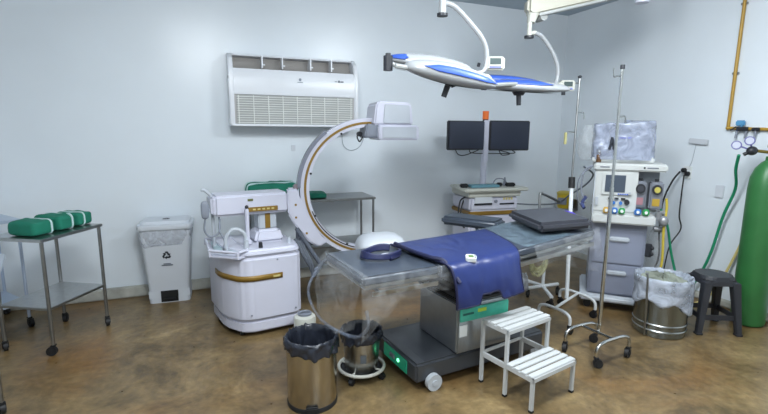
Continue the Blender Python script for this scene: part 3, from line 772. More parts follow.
# ---------------------------------------------------------------- operating lights
def petal(M, L, Wd, T, name, parent, m_, low=.7):
    m = MB()
    def f(u, v):
        x = -1 + 2 * v; w_ = max(0.0, 1 - abs(x) ** 3.2) ** .5
        a = 2 * PI * u; cy, cz = math.cos(a), math.sin(a)
        y = math.copysign(abs(cy) ** .75, cy) * w_; z = (cz * (1.0 if cz > 0 else low)) * w_ * (1 - .25 * abs(x))
        return M @ Vector((x * L / 2, y * Wd / 2, z * T / 2))
    m.grid(f, 28, 22, cu=True); bmesh.ops.remove_doubles(m.bm, verts=m.bm.verts[:], dist=1e-5)
    return wpart(m, name, m_, parent, ang=60)
def trim(M, L, Wd, T, name, parent, x0, x1, z0, z1, side=-1):
    """coloured trim following the petal's long edge"""
    m = MB()
    def f(u, v):
        x = x0 + (x1 - x0) * u; w_ = max(0.0, 1 - abs(x) ** 3.2) ** .5
        z0_ = z0 + (z1 - z0) * v
        a = math.asin(max(-1, min(1, z0_))); cy = abs(math.cos(a)) ** .75
        e = min(1, 6 * min(u, 1 - u))
        zz = (z0_ - (z0 + z1) / 2) * e + (z0 + z1) / 2
        return M @ Vector((x * L / 2, side * (cy * w_ * Wd / 2 + .003), (zz if zz > 0 else zz * .7) * w_ * (1 - .25 * abs(x)) * T / 2 + .002))
    m.grid(f, 30, 5)
    return wpart(m, name, BLUEP, parent, solid=.004, ang=80)


LWHITE = mat('lamp_white', (164, 167, 170), .25, var=.02)
LUND = mat('lamp_underside', (160, 163, 162), .4)
VD = R(-22)
ex = Vector((math.cos(VD), math.sin(VD), 0)); ey = Vector((-math.sin(VD), math.cos(VD), 0)); ez = Vector((0, 0, 1))
def frame(o, yaw, pitch, roll):
    M = Matrix.Translation(o) @ Matrix.Rotation(VD + R(yaw), 4, 'Z') @ Matrix.Rotation(R(pitch), 4, 'Y') @ Matrix.Rotation(R(roll), 4, 'X')
    return M


l1 = thing('operating_light', 'left ceiling operating light with blue-edged head, nearest to the air conditioner', 'surgical light', (1.4, 2.6, 1.85))
A = frame((1.39, 2.68, 1.92), -3, 8, 8); B = frame((1.45, 2.52, 1.835), 5, 11, 8)
pa = petal(A, .55, .24, .12, 'rear_petal', l1, LWHITE); pb_ = petal(B, .60, .24, .155, 'front_petal', l1, LWHITE)
trim(A, .55, .24, .12, 'blue_trim', l1, -.97, -.5, .1, .8); trim(B, .60, .24, .155, 'blue_trim', l1, -.6, .97, .1, .62)
for M in (A, B):
    m = MB()
    m.grid(lambda u, v, M=M: M @ Vector(((v - .0) * .24 * math.cos(2 * PI * u), v * .09 * math.sin(2 * PI * u), -.058 - .001 * v)), 24, 2, cu=True); wpart(m, 'lens', LUND, l1)
m = MB(); m.rod(B @ Vector((0.02, 0, -.02)), B @ Vector((0.0, .0, -.045)), .045, .035, seg=20); m.rod(B @ Vector((0, 0, -.04)), B @ Vector((-.01, 0, -.13)), .019, .017, seg=16); wpart(m, 'sterile_handle', DKPL, l1)
m = MB(); p = Vector((1.07, 2.6, 1.90)); m.rod(p + Vector((0, 0, -.045)), p + Vector((0, 0, .04)), .028, seg=16); m.rod(p + Vector((0, 0, .035)), p + Vector((0, 0, .055)), .016); wpart(m, 'side_knob', DKPL, l1)
m = MB(); m.tube([p, p + Vector((.06, 0, -.012)), p + Vector((.12, -.02, -.02))], .013); wpart(m, 'knob_stem', LUND, l1)
m = MB(); m.tube([(1.10, 2.56, 1.88), (1.30, 2.56, 1.865), (1.55, 2.58, 1.86), (1.72, 2.6, 1.875)], .014); m.tube([(1.60, 2.6, 1.855), (1.72, 2.52, 1.85), (1.76, 2.55, 1.80), (1.68, 2.55, 1.775)], .010); wpart(m, 'yoke', LUND, l1)
m = MB(); m.tube([(1.58, 2.6, 1.865), (1.68, 2.6, 1.87), (1.75, 2.6, 1.90), (1.76, 2.6, 2.0), (1.72, 2.6, 2.09), (1.63, 2.62, 2.19), (1.54, 2.64, 2.27), (1.475, 2.65, 2.29)], .016, seg=12); wpart(m, 'curved_arm', LWHITE, l1)
m = MB(); m.rod((1.455, 2.65, 2.225), (1.455, 2.65, 2.88), .024, seg=18); m.rod((1.455, 2.65, 2.80), (1.455, 2.65, 2.875), .07, .10, seg=24); wpart(m, 'drop_tube', LWHITE, l1)
m = MB(); m.rod((1.455, 2.65, 2.21), (1.455, 2.65, 2.226), .034, seg=18); wpart(m, 'tube_cap', DKPL, l1)
m = MB(); m.box((1.825, 2.6, 1.94), (.125, .05, .085), rz=VD, bev=.01); b_ = wpart(m, 'control_box', CREAM, l1)
c_ = Vector((1.825, 2.6, 1.94))
m = MB(); m.box(c_ - ey * .0255 + ez * .012, (.072, .004, .038), rz=VD); m.build('display', mat('lcd_grey', (70, 84, 84), .3), b_)
m = MB(); m.box(c_ - ey * .0255 - ez * .024, (.075, .004, .014), rz=VD); m.build('keypad', mat('keypad_violet', (120, 126, 180), .4), b_)
m = MB(); m.rod((1.68, 2.57, 1.91), (1.68, 2.56, 1.93), .010); wpart(m, 'screw_knob', DKPL, l1)

l2 = thing('operating_light', 'right ceiling operating light with blue-edged head under a cream spring arm', 'surgical light', (2.35, 3.0, 1.85))
A = frame((2.30, 3.10, 1.895), 2, 5, 8); B = frame((2.31, 2.92, 1.84), -2, 3, 8)
petal(A, .66, .24, .10, 'rear_petal', l2, LWHITE); petal(B, .74, .22, .11, 'front_petal', l2, LWHITE)
trim(A, .66, .24, .10, 'blue_trim', l2, -.95, .9, .0, .85); 
for M in (A, B):
    m = MB(); m.grid(lambda u, v, M=M: M @ Vector((v * .27 * math.cos(2 * PI * u), v * .08 * math.sin(2 * PI * u), -.037 - .001 * v)), 24, 2, cu=True); wpart(m, 'lens', LUND, l2)
m = MB(); m.rod((2.28, 2.92, 1.80), (2.28, 2.92, 1.775), .05, .035, seg=20); m.rod((2.28, 2.92, 1.78), (2.285, 2.92, 1.70), .019, .017, seg=16); wpart(m, 'sterile_handle', DKPL, l2)
m = MB(); m.rod((1.93, 2.9, 1.815), (1.97, 2.9, 1.815), .016); m.rod((2.74, 2.95, 1.795), (2.74, 2.95, 1.83), .016); wpart(m, 'end_knob', DKPL, l2)
m = MB(); m.tube([(1.97, 2.88, 1.83), (2.2, 2.86, 1.85), (2.5, 2.88, 1.85), (2.66, 2.92, 1.86)], .015); wpart(m, 'yoke', LUND, l2)
m = MB(); m.tube([(2.50, 2.97, 1.86), (2.64, 2.98, 1.865), (2.705, 3.0, 1.90), (2.715, 3.0, 1.99), (2.68, 3.0, 2.08), (2.61, 3.0, 2.17), (2.53, 3.0, 2.24), (2.46, 3.0, 2.26)], .016, seg=12); wpart(m, 'curved_arm', LWHITE, l2)
m = MB(); m.rod((2.41, 3.0, 2.235), (2.41, 3.0, 2.40), .018, seg=14); m.tube([(2.41, 3.0, 2.25), (2.47, 3.0, 2.262)], .016); m.rod((2.42, 3.0, 2.33), (2.44, 3.0, 2.42), .03, .05); wpart(m, 'pivot', CREAM, l2)
m = MB(); m.rod((2.41, 3.0, 2.215), (2.41, 3.0, 2.232), .036, seg=18); wpart(m, 'tube_cap', DKPL, l2)
c_ = Vector((2.82, 3.0, 1.875)); m = MB(); m.box(c_, (.12, .05, .085), rz=VD, bev=.01); m.rod((2.72, 3.0, 1.885), c_, .014); b_ = wpart(m, 'control_box', CREAM, l2)
m = MB(); m.box(c_ - ey * .0255 + ez * .012, (.07, .004, .038), rz=VD); m.build('display', mat('lcd_grey', (70, 84, 84), .3), b_)
m = MB(); m.box(c_ - ey * .0255 - ez * .024, (.072, .004, .014), rz=VD); m.build('keypad', mat('keypad_violet', (120, 126, 180), .4), b_)
trim(B, .74, .22, .11, 'blue_trim', l2, -.93, .55, .35, .9)
# spring arm from the pivot up to a ceiling column outside the picture
p0 = Vector((2.44, 3.0, 2.44)); p1 = Vector((3.25, 2.75, 2.62)); ax = (p1 - p0).normalized(); up = Vector((0, 0, 1)); sd = ax.cross(up).normalized(); up = sd.cross(ax)
MM = Matrix(((ax.x, up.x, sd.x, p0.x), (ax.y, up.y, sd.y, p0.y), (ax.z, up.z, sd.z, p0.z), (0, 0, 0, 1)))
m = MB(); m.prism([(-.07, -.03), (-.03, -.065), (.85, -.045), (.88, 0), (.85, .055), (.03, .09), (-.05, .07)], -.05, .05, MM, bev=.02, seg=3); wpart(m, 'spring_arm', mat('aged_cream', (176, 174, 160), .4), l2)
m = MB(); m.prism([(.02, -.072), (.83, -.05), (.83, -.035), (.02, -.05)], -.04, .04, MM, bev=.004); wpart(m, 'arm_underside', LUND, l2)
m = MB(); m.rod(p0 + Vector((.07, -.04, -.06)), p0 + Vector((.07, .04, -.06)), .035); wpart(m, 'arm_joint', LUND, l2)
m = MB(); m.rod((3.27, 2.745, 2.5), (3.27, 2.745, 2.88), .05, seg=20); m.rod((3.27, 2.745, 2.82), (3.27, 2.745, 2.875), .12, seg=28); wpart(m, 'ceiling_column', WHITE, l2)

# ---------------------------------------------------------------- white two-step stool
ss = thing('step_stool', 'white slatted two-step metal stool in front of the operating table', 'step stool', (1.588, 1.785, 0), R(12))
W_, D1, D2 = .36, .185, .37
SW = mat('step_white', (190, 193, 194), .4, var=.03)
for x in (0, W_):
    for y, h in ((0, .20), (D1, .40), (D2, .40)):
        m = MB(); m.b2((x - .010, y - .010, .012), (x + .010, y + .010, h - .004), bev=.002); lg = m.build('leg', SW, ss)
        m = MB(); m.b2((x - .0115, y - .0115, 0), (x + .0115, y + .0115, .014), bev=.002); m.build('foot_cap', BLACK, lg)
    m = MB(); m.b2((x - .008, 0, .182), (x + .008, D2, .20), bev=.002); m.b2((x - .008, D1, .38), (x + .008, D2, .398), bev=.002); m.b2((x - .007, D1, .09 + .08), (x + .007, D2, .105 + .08)); m.build('side_rail', SW, ss)
m = MB(); m.b2((0, D2 - .008, .185), (W_, D2 + .008, .20), bev=.002); m.build('rear_rail', SW, ss)
for nm, y0, z in (('lower_step', -.012, .20), ('upper_step', D1 - .012, .40)):
    m = MB(); m.b2((-.012, y0, z - .022), (W_ + .012, y0 + .012, z)); m.b2((-.012, y0 + D1 + .004, z - .022), (W_ + .012, y0 + D1 + .016, z)); m.b2((-.012, y0, z - .022), (-.002, y0 + D1, z)); m.b2((W_ + .002, y0, z - .022), (W_ + .012, y0 + D1, z)); tr_ = m.build(nm, SW, ss)
    for k in range(4):
        m = MB(); m.b2((-.012, y0 + .006 + k * .0475, z), (W_ + .012, y0 + .006 + k * .0475 + .038, z + .010), bev=.003); m.build('slat', SW, tr_)

# ---------------------------------------------------------------- bins with black bags
sb = thing('pedal_bin', 'steel cylindrical pedal bin with black bag, nearest the camera', 'bin', (.515, 2.33, 0), R(-14))
WARM = mat('bin_steel', (186, 180, 168), .22, 1.0, var=.05, vscale=14, aniso=(6, 6, .6))
m = MB(); m.lathe([(.134, .02), (.136, .03), (.138, .375), (.134, .38), (.130, .37), (.130, .03)], seg=56); m.build('body', WARM, sb)
m = MB(); m.lathe([(.138, 0), (.140, .018), (.136, .028), (.05, .03)], seg=56); m.build('base_ring', BLACK, sb)
m = MB(); m.b2((-.035, -.155, .012), (.035, -.132, .045), bev=.006); m.build('pedal', BLACK, sb)


def bagliner(parent, r, z, drop, inner, name='bag_liner', mm=BAG, wob=.010, seedv=0.0, thick=.002, fq=4):
    def f(u, v):
        a = 2 * PI * u; n1 = noise.noise((math.cos(a) * fq + seedv, math.sin(a) * fq, v * 3)); n2 = noise.noise((math.cos(a) * 12 + seedv, math.sin(a) * 12, v * 6))
        if v < .45:   # outer skirt from the hem up to the rim
            t = v / .45
            return Vector(((r + .008 + wob * n1 * 1.2) * math.cos(a), (r + .008 + wob * n1 * 1.2) * math.sin(a), z - drop * (1 - t) * (1 + .30 * n1 + .05 * n2 + .2 * math.sin(a + seedv)) + .014 * n2 * t))
        if v < .6:
            t = (v - .45) / .15
            return Vector(((r + .006 - .016 * t + wob * .8 * n2) * math.cos(a), (r + .006 - .016 * t + wob * .8 * n2) * math.sin(a), z + .014 * math.sin(PI * t) + .014 * n2))
        t = (v - .6) / .4
        rr = (r - .012) * (1 - .22 * t * (1 + n1)) + wob * n2
        return Vector((rr * math.cos(a), rr * math.sin(a), z - inner * t + .010 * n1))
    m = MB(); m.grid(f, 72, 26, cu=True)
    return m.build(name, mm, parent, solid=thick, ang=75)


bagliner(sb, .139, .382, .06, .2, seedv=2, wob=.014)
kb = thing('kick_bucket', 'steel bucket with black bag on a round rolling base, right of the steel pedal bin', 'bucket', (.862, 2.49, 0))
m = MB(); m.lathe([(.098, .055), (.102, .065), (.116, .285), (.122, .29), (.120, .297), (.112, .29), (.098, .07)], seg=52); m.build('bucket', STEEL, kb)
m = MB(); m.prism([(-.018, -.02), (.018, -.02), (.018, .03), (-.018, .03)], 0, .002, Matrix.Rotation(R(-8), 4, 'Z') @ Matrix.Translation((-.01, -.1105, .15)) @ FR); m.build('sticker', mat('grey_sticker', (92, 100, 108), .5), kb)
m = MB(); m.tube([(.140 * math.cos(2 * PI * k / 16), .140 * math.sin(2 * PI * k / 16), .062) for k in range(16)], .010, closed=True, n=3)
for k in range(4): m.rod((.140 * math.cos(.8 + k * PI / 2), .140 * math.sin(.8 + k * PI / 2), .060), (.09 * math.cos(.8 + k * PI / 2), .09 * math.sin(.8 + k * PI / 2), .056), .006)
m.build('base_ring', mat('ring_white', (206, 206, 198), .45), kb)
m = MB(); m.lathe([(.105, .044), (.128, .046), (.130, .052), (.105, .054)], seg=40); m.build('rubber_ring', BLACK, kb)
for k in range(4):
    a = .8 + k * PI / 2; x, y = .128 * math.cos(a), .128 * math.sin(a)
    caster(kb, x, y, .018, top=.056, a=a)
bagliner(kb, .120, .297, .05, .18, seedv=5, wob=.012)

# ---------------------------------------------------------------- IV stands
v1 = thing('iv_stand', 'chrome IV stand with four black casters in front of the anaesthesia machine', 'IV stand', (2.445, 2.155, 0))
CH = mat('chrome_tube', (196, 198, 196), .18, 1.0, var=.03)
whs = [(-.165, .115), (-.145, -.135), (.175, -.105), (.135, .135)]
def arch(a, b, h, r=.0115):
    A_, B_ = Vector((*a, .075)), Vector((*b, .075)); d = B_ - A_
    return MB().tube([A_, A_ + Vector((0, 0, h * .45)), A_ + d * .05 + Vector((0, 0, h * .8)), A_ + d * .22 + Vector((0, 0, h)), A_ + d * .5 + Vector((0, 0, h * 1.04)), B_ - d * .22 + Vector((0, 0, h)), B_ - d * .05 + Vector((0, 0, h * .8)), B_ + Vector((0, 0, h * .45)), B_], r, seg=10)
a1 = arch(whs[0], whs[3], .085).build('leg_arch', CH, v1)
a2 = arch(whs[1], whs[2], .085).build('leg_arch', CH, v1)
m = MB(); m.rod((-.015, .125, .158), (.015, -.12, .158), .010); m.build('crossbar', CH, v1)
for x, y in whs: caster(v1, x, y, .030, top=.09, a=random.uniform(0, 6))
m = MB(); m.rod((.02, .01, .15), (.035, .02, 1.15), .0125, seg=14); m.build('lower_pole', CH, v1)
m = MB(); m.rod((.035, .02, 1.15), (.05, .035, 1.90), .0095, seg=12); m.build('upper_pole', CH, v1)
m = MB(); m.rod((.05, .035, 1.895), (.0505, .0355, 1.92), .014, seg=14); m.build('top_cap', DKPL, v1)
def hook(root, p, dx, name='hook', h=.05, mm=None):
    p = Vector(p); d = ex * dx
    m = MB(); m.tube([p, p + d * .5 + Vector((0, 0, .002)), p + d * .9 + Vector((0, 0, .0)), p + d + Vector((0, 0, h))], .0045, seg=6); return m.build(name, mm or CH, root)
hook(v1, (.05, .035, 1.85), -.055); hook(v1, (.047, .032, 1.60), .05, h=-.045)

v2 = thing('iv_stand', 'IV stand with white lower tube and black collar behind the operating table', 'IV stand', (2.65, 2.72, 0))
wh2 = [(-.20, .02), (-.15, -.26), (.22, .24), (.27, -.10)]
WT = mat('white_tube', (216, 220, 222), .35)
arch(wh2[0], wh2[1], .085, .012).build('leg_arch', WT, v2); arch(wh2[2], wh2[3], .085, .012).build('leg_arch', WT, v2)
m = MB(); m.rod((-.175, -.12, .158), (.245, .07, .158), .011); m.build('crossbar', WT, v2)
for x, y in wh2: caster(v2, x, y, .030, top=.09, a=random.uniform(0, 6))
m = MB(); m.rod((.09, .03, .15), (.22, .20, 1.06), .016, seg=14); m.build('lower_tube', WT, v2)
m = MB(); m.rod((.22, .20, 1.04), (.228, .212, 1.13), .026, seg=16); m.build('height_collar', BLACK, v2)
m = MB(); m.rod((.228, .212, 1.10), (.29, .27, 1.94), .0085, seg=10); m.build('upper_pole', STEELD, v2)
m = MB(); m.ell((.29, .27, 1.95), (.016, .016, .014)); m.build('top_cap', DKPL, v2)
hook(v2, (.288, .268, 1.90), -.07, h=-.005); hook(v2, (.275, .255, 1.66), .06, h=-.05)
hk = hook(v2, (.265, .248, 1.50), -.07, h=-.02)
m = MB(); m.box(Vector((.265, .248, 1.45)) + ex * -.08, (.02, .02, .10), rz=VD, bev=.004); m.build('clip', mat('clip_yellow', (176, 172, 120), .5), hk)

# mayo-type white base with wheel and coiled tubing under the head end
mb = thing('instrument_stand', 'white wheeled stand base under the head end of the operating table', 'stand', (2.72, 3.20, 0))
m = MB(); m.rod((0, 0, .09), (.30, -.05, .11), .016); m.rod((.15, -.02, .10), (.02, -.28, .10), .016); m.rod((.15, -.02, .10), (.10, .22, .10), .016); m.rod((.15, -.02, .10), (.16, -.02, .62), .015); m.build('frame', WT, mb)
for x, y in ((0, 0), (.30, -.05), (.02, -.28), (.10, .22)): caster(mb, x, y, .033, top=.09, a=random.uniform(0, 6))
m = MB(); m.b2((.04, -.12, .60), (.28, .10, .62), bev=.006); m.build('tray', STEELD, mb)
tb_ = thing('breathing_tubes', 'loops of pale yellow clear tubing hanging below the table head', 'tubing', (2.62, 2.95, .1))
TUB = film_material('clear_yellow_tube', (206, 204, 160), .55, .25)
m = MB()
for k in range(3):
    c0 = Vector((-.02 + .07 * k, .05 * k, .33)); m.tube([c0 + Vector((.085 * math.cos(a), .03 * k, .13 * math.sin(a))) for a in [i * PI / 4 for i in range(8)]], .014, closed=True, n=5)
m.tube([(.0, 0, .45), (.0, 0, .55), (.03, -.03, .62)], .014); m.build('tube_loops', TUB, tb_)
m = MB(); m.lathe([(.055, -.02), (.07, 0), (.06, .10), (.04, .12)], c=(-.16, .05, .10), seg=20, wob=.02); m.build('breathing_bag', FILMW, tb_)

# ---------------------------------------------------------------- anaesthesia machine
an = thing('anaesthesia_machine', 'grey and cream anaesthesia machine with screen, drawers and vaporizers', 'anaesthesia machine', (3.25, 2.67, 0), R(-45)); an.scale = (.88, 1, 1)
AC = mat('machine_cream', (196, 199, 198), .4, var=.02)
AG = mat('drawer_grey', (128, 134, 150), .45, var=.03)
m = MB(); m.b2((-.36, -.06, .075), (.27, .56, .125), bev=.015, seg=3); m.build('base', mat('base_white', (206, 212, 220), .4), an)
for x, y in ((-.30, .0), (.22, .0), (.22, .5), (-.30, .5)): caster(an, x, y, .034, top=.09)
m = MB(); m.b2((-.30, .0, .125), (.17, .5, .76), bev=.01); m.build('cabinet', AG, an)
for z0, z1 in ((.145, .40), (.41, .70)):
    m = MB(); m.b2((-.275, -.014, z0), (.145, .004, z1), bev=.006); d = m.build('drawer', mat('drawer_face', (134, 140, 158), .4, var=.02), an)
    zc = z0 + (z1 - z0) * .74
    m = MB(); m.b2((-.14, -.035, zc - .022), (.03, -.012, zc + .020), bev=.010, seg=3); m.build('handle', LGREY, d)
m = MB(); m.b2((-.31, -.10, .765), (.215, .50, .845), bev=.012, seg=3); m.build('worktop', AC, an)
m = MB(); m.b2((-.30, .02, .845), (.06, .48, 1.19), bev=.008); m.b2((.02, .16, .845), (.25, .48, 1.19)); m.build('console', AC, an)
m = MB(); m.b2((.03, .15, .86), (.245, .165, 1.18)); m.build('vaporizer_panel', mat('panel_grey', (132, 138, 146), .45), an)
m = MB(); m.b2((-.32, .0, 1.19), (.285, .50, 1.25), bev=.012, seg=3); ts = m.build('top_shelf', AC, an)
m = MB(); m.b2((-.27, -.003, 1.215), (-.19, .001, 1.225)); m.build('lettering', mat('print_grey', (110, 116, 124), .6), ts)
m = MB(); m.b2((.09, -.003, 1.213), (.105, .001, 1.228)); m.build('maker_mark', INK, ts)
m = MB(); m.b2((.12, -.003, 1.216), (.21, .001, 1.226)); m.build('lettering', mat('print_grey', (110, 116, 124), .6), ts)
m = MB(); m.b2((-.31, .03, .83), (-.285, .06, 1.2)); m.build('side_post', LGREY, an)
# display
m = MB(); m.b2((-.245, .005, .985), (.02, .03, 1.18), bev=.008); dp = m.build('display', AC, an)
m = MB(); m.b2((-.215, .0, 1.015), (-.045, .008, 1.155)); m.build('screen', mat('blue_grey_screen', (70, 80, 94), .3), dp)
m = MB()
for k in range(5): m.b2((-.10 + k * .018, -.001, .994), (-.088 + k * .018, .006, 1.004))
m.build('buttons', BLUEP, dp)
m = MB(); m.rod((-.005, .006, 1.01), (-.005, -.012, 1.01), .012); m.build('dial', LGREY, dp)
for x, c in ((-.195, 'o'), (-.125, 'b'), (-.065, 'g'), (.065, 'b'), (.13, 'g')):
    cc = {'o': mat('button_amber', (196, 158, 70), .4), 'b': mat('button_blue', (60, 118, 190), .4), 'g': mat('button_green', (52, 150, 84), .4)}[c]
    m = MB(); m.b2((x - .026, -.112, .85), (x + .026, -.085, .90), bev=.008, seg=3); m.b2((x - .02, -.08, .846), (x + .02, .0, .87)); kb_ = m.build('flow_button', cc, an)
    m = MB(); m.rod((x, -.11, .876), (x, -.118, .876), .013); m.build('button_cap', PAPER, kb_)
m = MB(); m.b2((-.29, -.004, .90), (-.265, .02, .965), bev=.002); m.build('flow_tube', LGREY, an)
for k in range(3):
    m = MB(); m.b2((-.18 + k * .055, -.0, .955), (-.145 + k * .055, .02, .967)); m.build('indicator_slot', DKPL, an)
for k in range(2):
    m = MB(); m.rod((-.13 + k * .06, .02, .925), (-.13 + k * .06, -.004, .925), .014); m.build('gauge', mat('button_blue', (60, 118, 190), .4), an)
m = MB(); m.rod((-.02, .02, .935), (-.02, -.012, .935), .022, seg=20); m.build('pressure_knob', DKPL, an)
# vaporizers
for x, y, cc, lb in ((.085, .09, (60, 62, 70), (196, 140, 150)), (.215, .06, (190, 180, 90), (206, 170, 60))):
    z0 = .885
    m = MB(); m.b2((x - .055, y - .05, z0), (x + .055, y + .07, z0 + .225), bev=.014, seg=3); va = m.build('vaporizer', mat('vaporizer_grey', (134, 138, 148), .35, .4), an)
    m = MB(); m.rod((x, y - .05, z0 + .165), (x, y - .075, z0 + .165), .040, seg=24); m.build('dial', DKPL, va)
    m = MB(); m.rod((x, y - .07, z0 + .165), (x, y - .079, z0 + .165), .024, seg=20); m.build('dial_face', mat('dial_%d' % cc[0], cc, .4), va)
    m = MB(); m.b2((x - .03, y - .056, z0 + .03), (x + .03, y - .045, z0 + .09), bev=.003); m.build('drug_label', mat('label_%d' % lb[1], tuple(int(v * .85) for v in lb), .5), va)
    m = MB(); m.rod((x, y, z0 + .22), (x, y, z0 + .245), .018); m.build('lock_knob', DKPL, va)
m = MB(); m.b2((.00, .06, .90), (.03, .14, 1.10), bev=.006); m.build('vaporizer_latch', DKPL, an)
# right side fittings
m = MB(); m.rod((.25, .02, .80), (.25, .02, .87), .028); m.rod((.25, .02, .86), (.31, .04, .86), .02); m.ell((.29, .0, .80), (.04, .04, .045), p=.8); m.rod((.23, .06, .72), (.32, .06, .72), .024); m.build('valve_block', mat('valve_grey', (150, 152, 156), .35, .5), an)
m = MB(); m.tube([(.30, .04, .98), (.31, .03, .90), (.30, .0, .72), (.31, -.02, .5), (.30, -.03, .40)], .011); m.build('fresh_gas_tube', mat('ochre_tube', (190, 170, 60), .45), an)
m = MB(); m.lathe([(.02, .0), (.07, .05), (.08, .2), (.06, .34), (.03, .38)], c=(.27, .12, .34), seg=24, wob=.02); m.build('clear_bag', FILM, an)
m = MB()
for z in (.57, .52): m.ell((.225, -.0, z), (.016, .016, .016))
m.b2((.17, .0, .49), (.225, .03, .60), bev=.006); m.build('side_knobs', DKPL, an)
m = MB(); m.tube([(-.33, .1, 1.22), (-.40, .05, 1.18), (-.42, .05, 1.02), (-.37, .05, .90)], .008); m.tube([(-.34, .14, 1.2), (-.44, .1, 1.12), (-.45, .1, .95), (-.40, .08, .86)], .006); m.build('side_cables', GREY, an)
m = MB(); m.tube([(-.37, .05, .96), (-.40, .05, .90), (-.38, .02, .86)], .016); m.build('blue_connector', mat('blue_connector', (66, 76, 120), .4), an)

# covered monitor on top
cm = thing('covered_monitor', 'monitor in a crumpled clear plastic bag on top of the anaesthesia machine', 'monitor', (3.325, 2.90, 1.252), R(-45))
m = MB(); m.b2((-.19, -.13, 0), (.27, .14, .05), bev=.01); m.build('stand', AC, cm)
m = MB(); m.b2((-.15, -.12, .05), (.25, .10, .30), bev=.02); m.build('monitor_case', mat('case_grey', (176, 184, 200), .5), cm)
def cover(u, v):
    a = 2 * PI * u; x, y = math.cos(a), math.sin(a); e = .3
    X = math.copysign(abs(x) ** e, x); Y = math.copysign(abs(y) ** e, y)
    z = .025 + .305 * min(1, v / .72); k = 1.0 if v < .72 else max(0.0, 1 - (v - .72) / .28)
    n = noise.noise((X * 2.2 + v * 2, Y * 2, v * 3.3)); n2 = noise.noise((X * 7, Y * 6, v * 9))
    return Vector((.035 + X * (.235 + .02 * n + .006 * n2 - .02 * v) * k, -.005 + Y * (.15 + .03 * n + .008 * n2) * k, z + (.02 * X * v) + .012 * n * (v > .5)))
m = MB(); m.grid(cover, 72, 30, cu=True); m.build('plastic_cover', film_material('silvery_film', (160, 168, 188), .80, .22), cm, ang=80)
def pouch(u, v):
    a = 2 * PI * u; n = noise.noise((math.cos(a) * 3, math.sin(a) * 3, v * 4))
    r = (.075 + .02 * n) * math.sin(PI * min(.96, .06 + v * .94)) ** .4
    return Vector((-.235 + r * math.cos(a), -.06 + r * math.sin(a), .01 + .30 * v))
m = MB(); m.grid(pouch, 36, 16, cu=True); m.build('loose_bag_end', FILM, cm, ang=80)
m = MB(); m.prism([(-.02, -.0), (.03, .0), (.03, .012), (-.02, .012)], 0, .003, Matrix.Translation((.02, -.150, .20)) @ FR); m.prism([(.045, .0), (.09, -.0), (.09, .016), (.045, .016)], 0, .003, Matrix.Translation((.015, -.152, .198)) @ FR); m.build('printed_mark', mat('violet_print', (116, 122, 178), .5), cm)
m = MB(); m.tube([(-.055, -.165, .21), (-.06, -.17, .16), (-.07, -.17, .11)], .010); m.tube([(-.05, -.165, .20), (-.035, -.17, .11)], .008); m.build('dark_clip', INK, cm)
bt = thing('glass_bottle', 'small amber bottle standing on the left end of the machine top', 'bottle', (3.135, 2.91, 1.251))
MB().lathe([(.018, 0), (.021, .006), (.021, .06), (.010, .075), (.010, .085)], seg=20).build('body', mat('amber_glass', (92, 66, 44), .2), bt)
MB().lathe([(.012, .085), (.012, .105)], seg=16).build('cap', PAPER, bt)

# ---------------------------------------------------------------- hamper bucket
hb_ = thing('laundry_bucket', 'large steel bucket with clear plastic bag beside the black stool', 'bucket', (3.20, 2.27, 0))
m = MB(); m.lathe([(.155, 0), (.175, .005), (.178, .03), (.185, .42), (.190, .43), (.184, .43), (.17, .03), (.1, .02)], seg=60); m.build('bucket', mat('bucket_steel', (150, 160, 166), .25, 1.0, var=.1, vscale=10, aniso=(5, 5, .5)), hb_)
for z in (.055, .10): m = MB(); m.lathe([(.179, z - .006), (.184, z), (.179, z + .006)], seg=60, cap=False); m.build('hoop', STEEL, hb_)
bagliner(hb_, .190, .432, .20, .12, mm=film_material('hamper_film', (186, 194, 208), .62, .3), seedv=8, wob=.012, fq=1.3)
m = MB(); m.lathe([(.02, .34), (.12, .37), (.15, .40), (.10, .43), (.05, .42), (.01, .44)], seg=30, wob=.05); m.build('waste', mat('crumpled_waste', (132, 138, 126), .7, bump=.5, bscale=30, var=.3), hb_)
m = MB(); m.tube([(-.185, -.03, 0.01), (-.195, -.03, .2), (-.2, -.02, .46), (-.19, .0, .47)], .007); m.build('side_bar', STEELD, hb_)

# ---------------------------------------------------------------- black plastic stool
st = thing('stool', 'black plastic stool between the steel bucket and the green gas cylinder', 'stool', (3.615, 2.175, 0), R(-27)); st.scale = (.92, .92, 1)
PL = mat('stool_plastic', (44, 46, 52), .42, var=.08)
m = MB(); m.prism(rrect(.27, .27, .08, 6), .405, .44, bev=.012, seg=3, top=rrect(.255, .255, .09, 6)); m.prism(rrect(.275, .275, .06, 6), .375, .41, top=rrect(.27, .27, .07, 6)); m.build('seat', PL, st)
for sx in (-1, 1):
    for sy in (-1, 1):
        def lp(z, k=0): f = (1 - z / .42); return Vector((sx * (.105 + .05 * f), sy * (.105 + .05 * f), z))
        m = MB()
        a_ = lp(0.01); b_t = lp(.40)
        Pl = [(-.026, -.026), (.026, -.026), (.026, .026), (-.026, .026)]
        V0 = [m.bm.verts.new(a_ + Vector((x * .8, y * .8, 0))) for x, y in Pl]; V1 = [m.bm.verts.new(b_t + Vector((x * 1.25, y * 1.25, 0))) for x, y in Pl]
        m.bm.faces.new(V0[::-1]); m.bm.faces.new(V1)
        for i in range(4): m.bm.faces.new((V0[i], V0[(i + 1) % 4], V1[(i + 1) % 4], V1[i]))
        bmesh.ops.bevel(m.bm, geom=m.bm.edges[:], offset=.005, segments=2, affect='EDGES')
        lg = m.build('leg', PL, st)
        MB().box(lp(.008), (.05, .05, .016), bev=.003).build('foot', PL, lg)
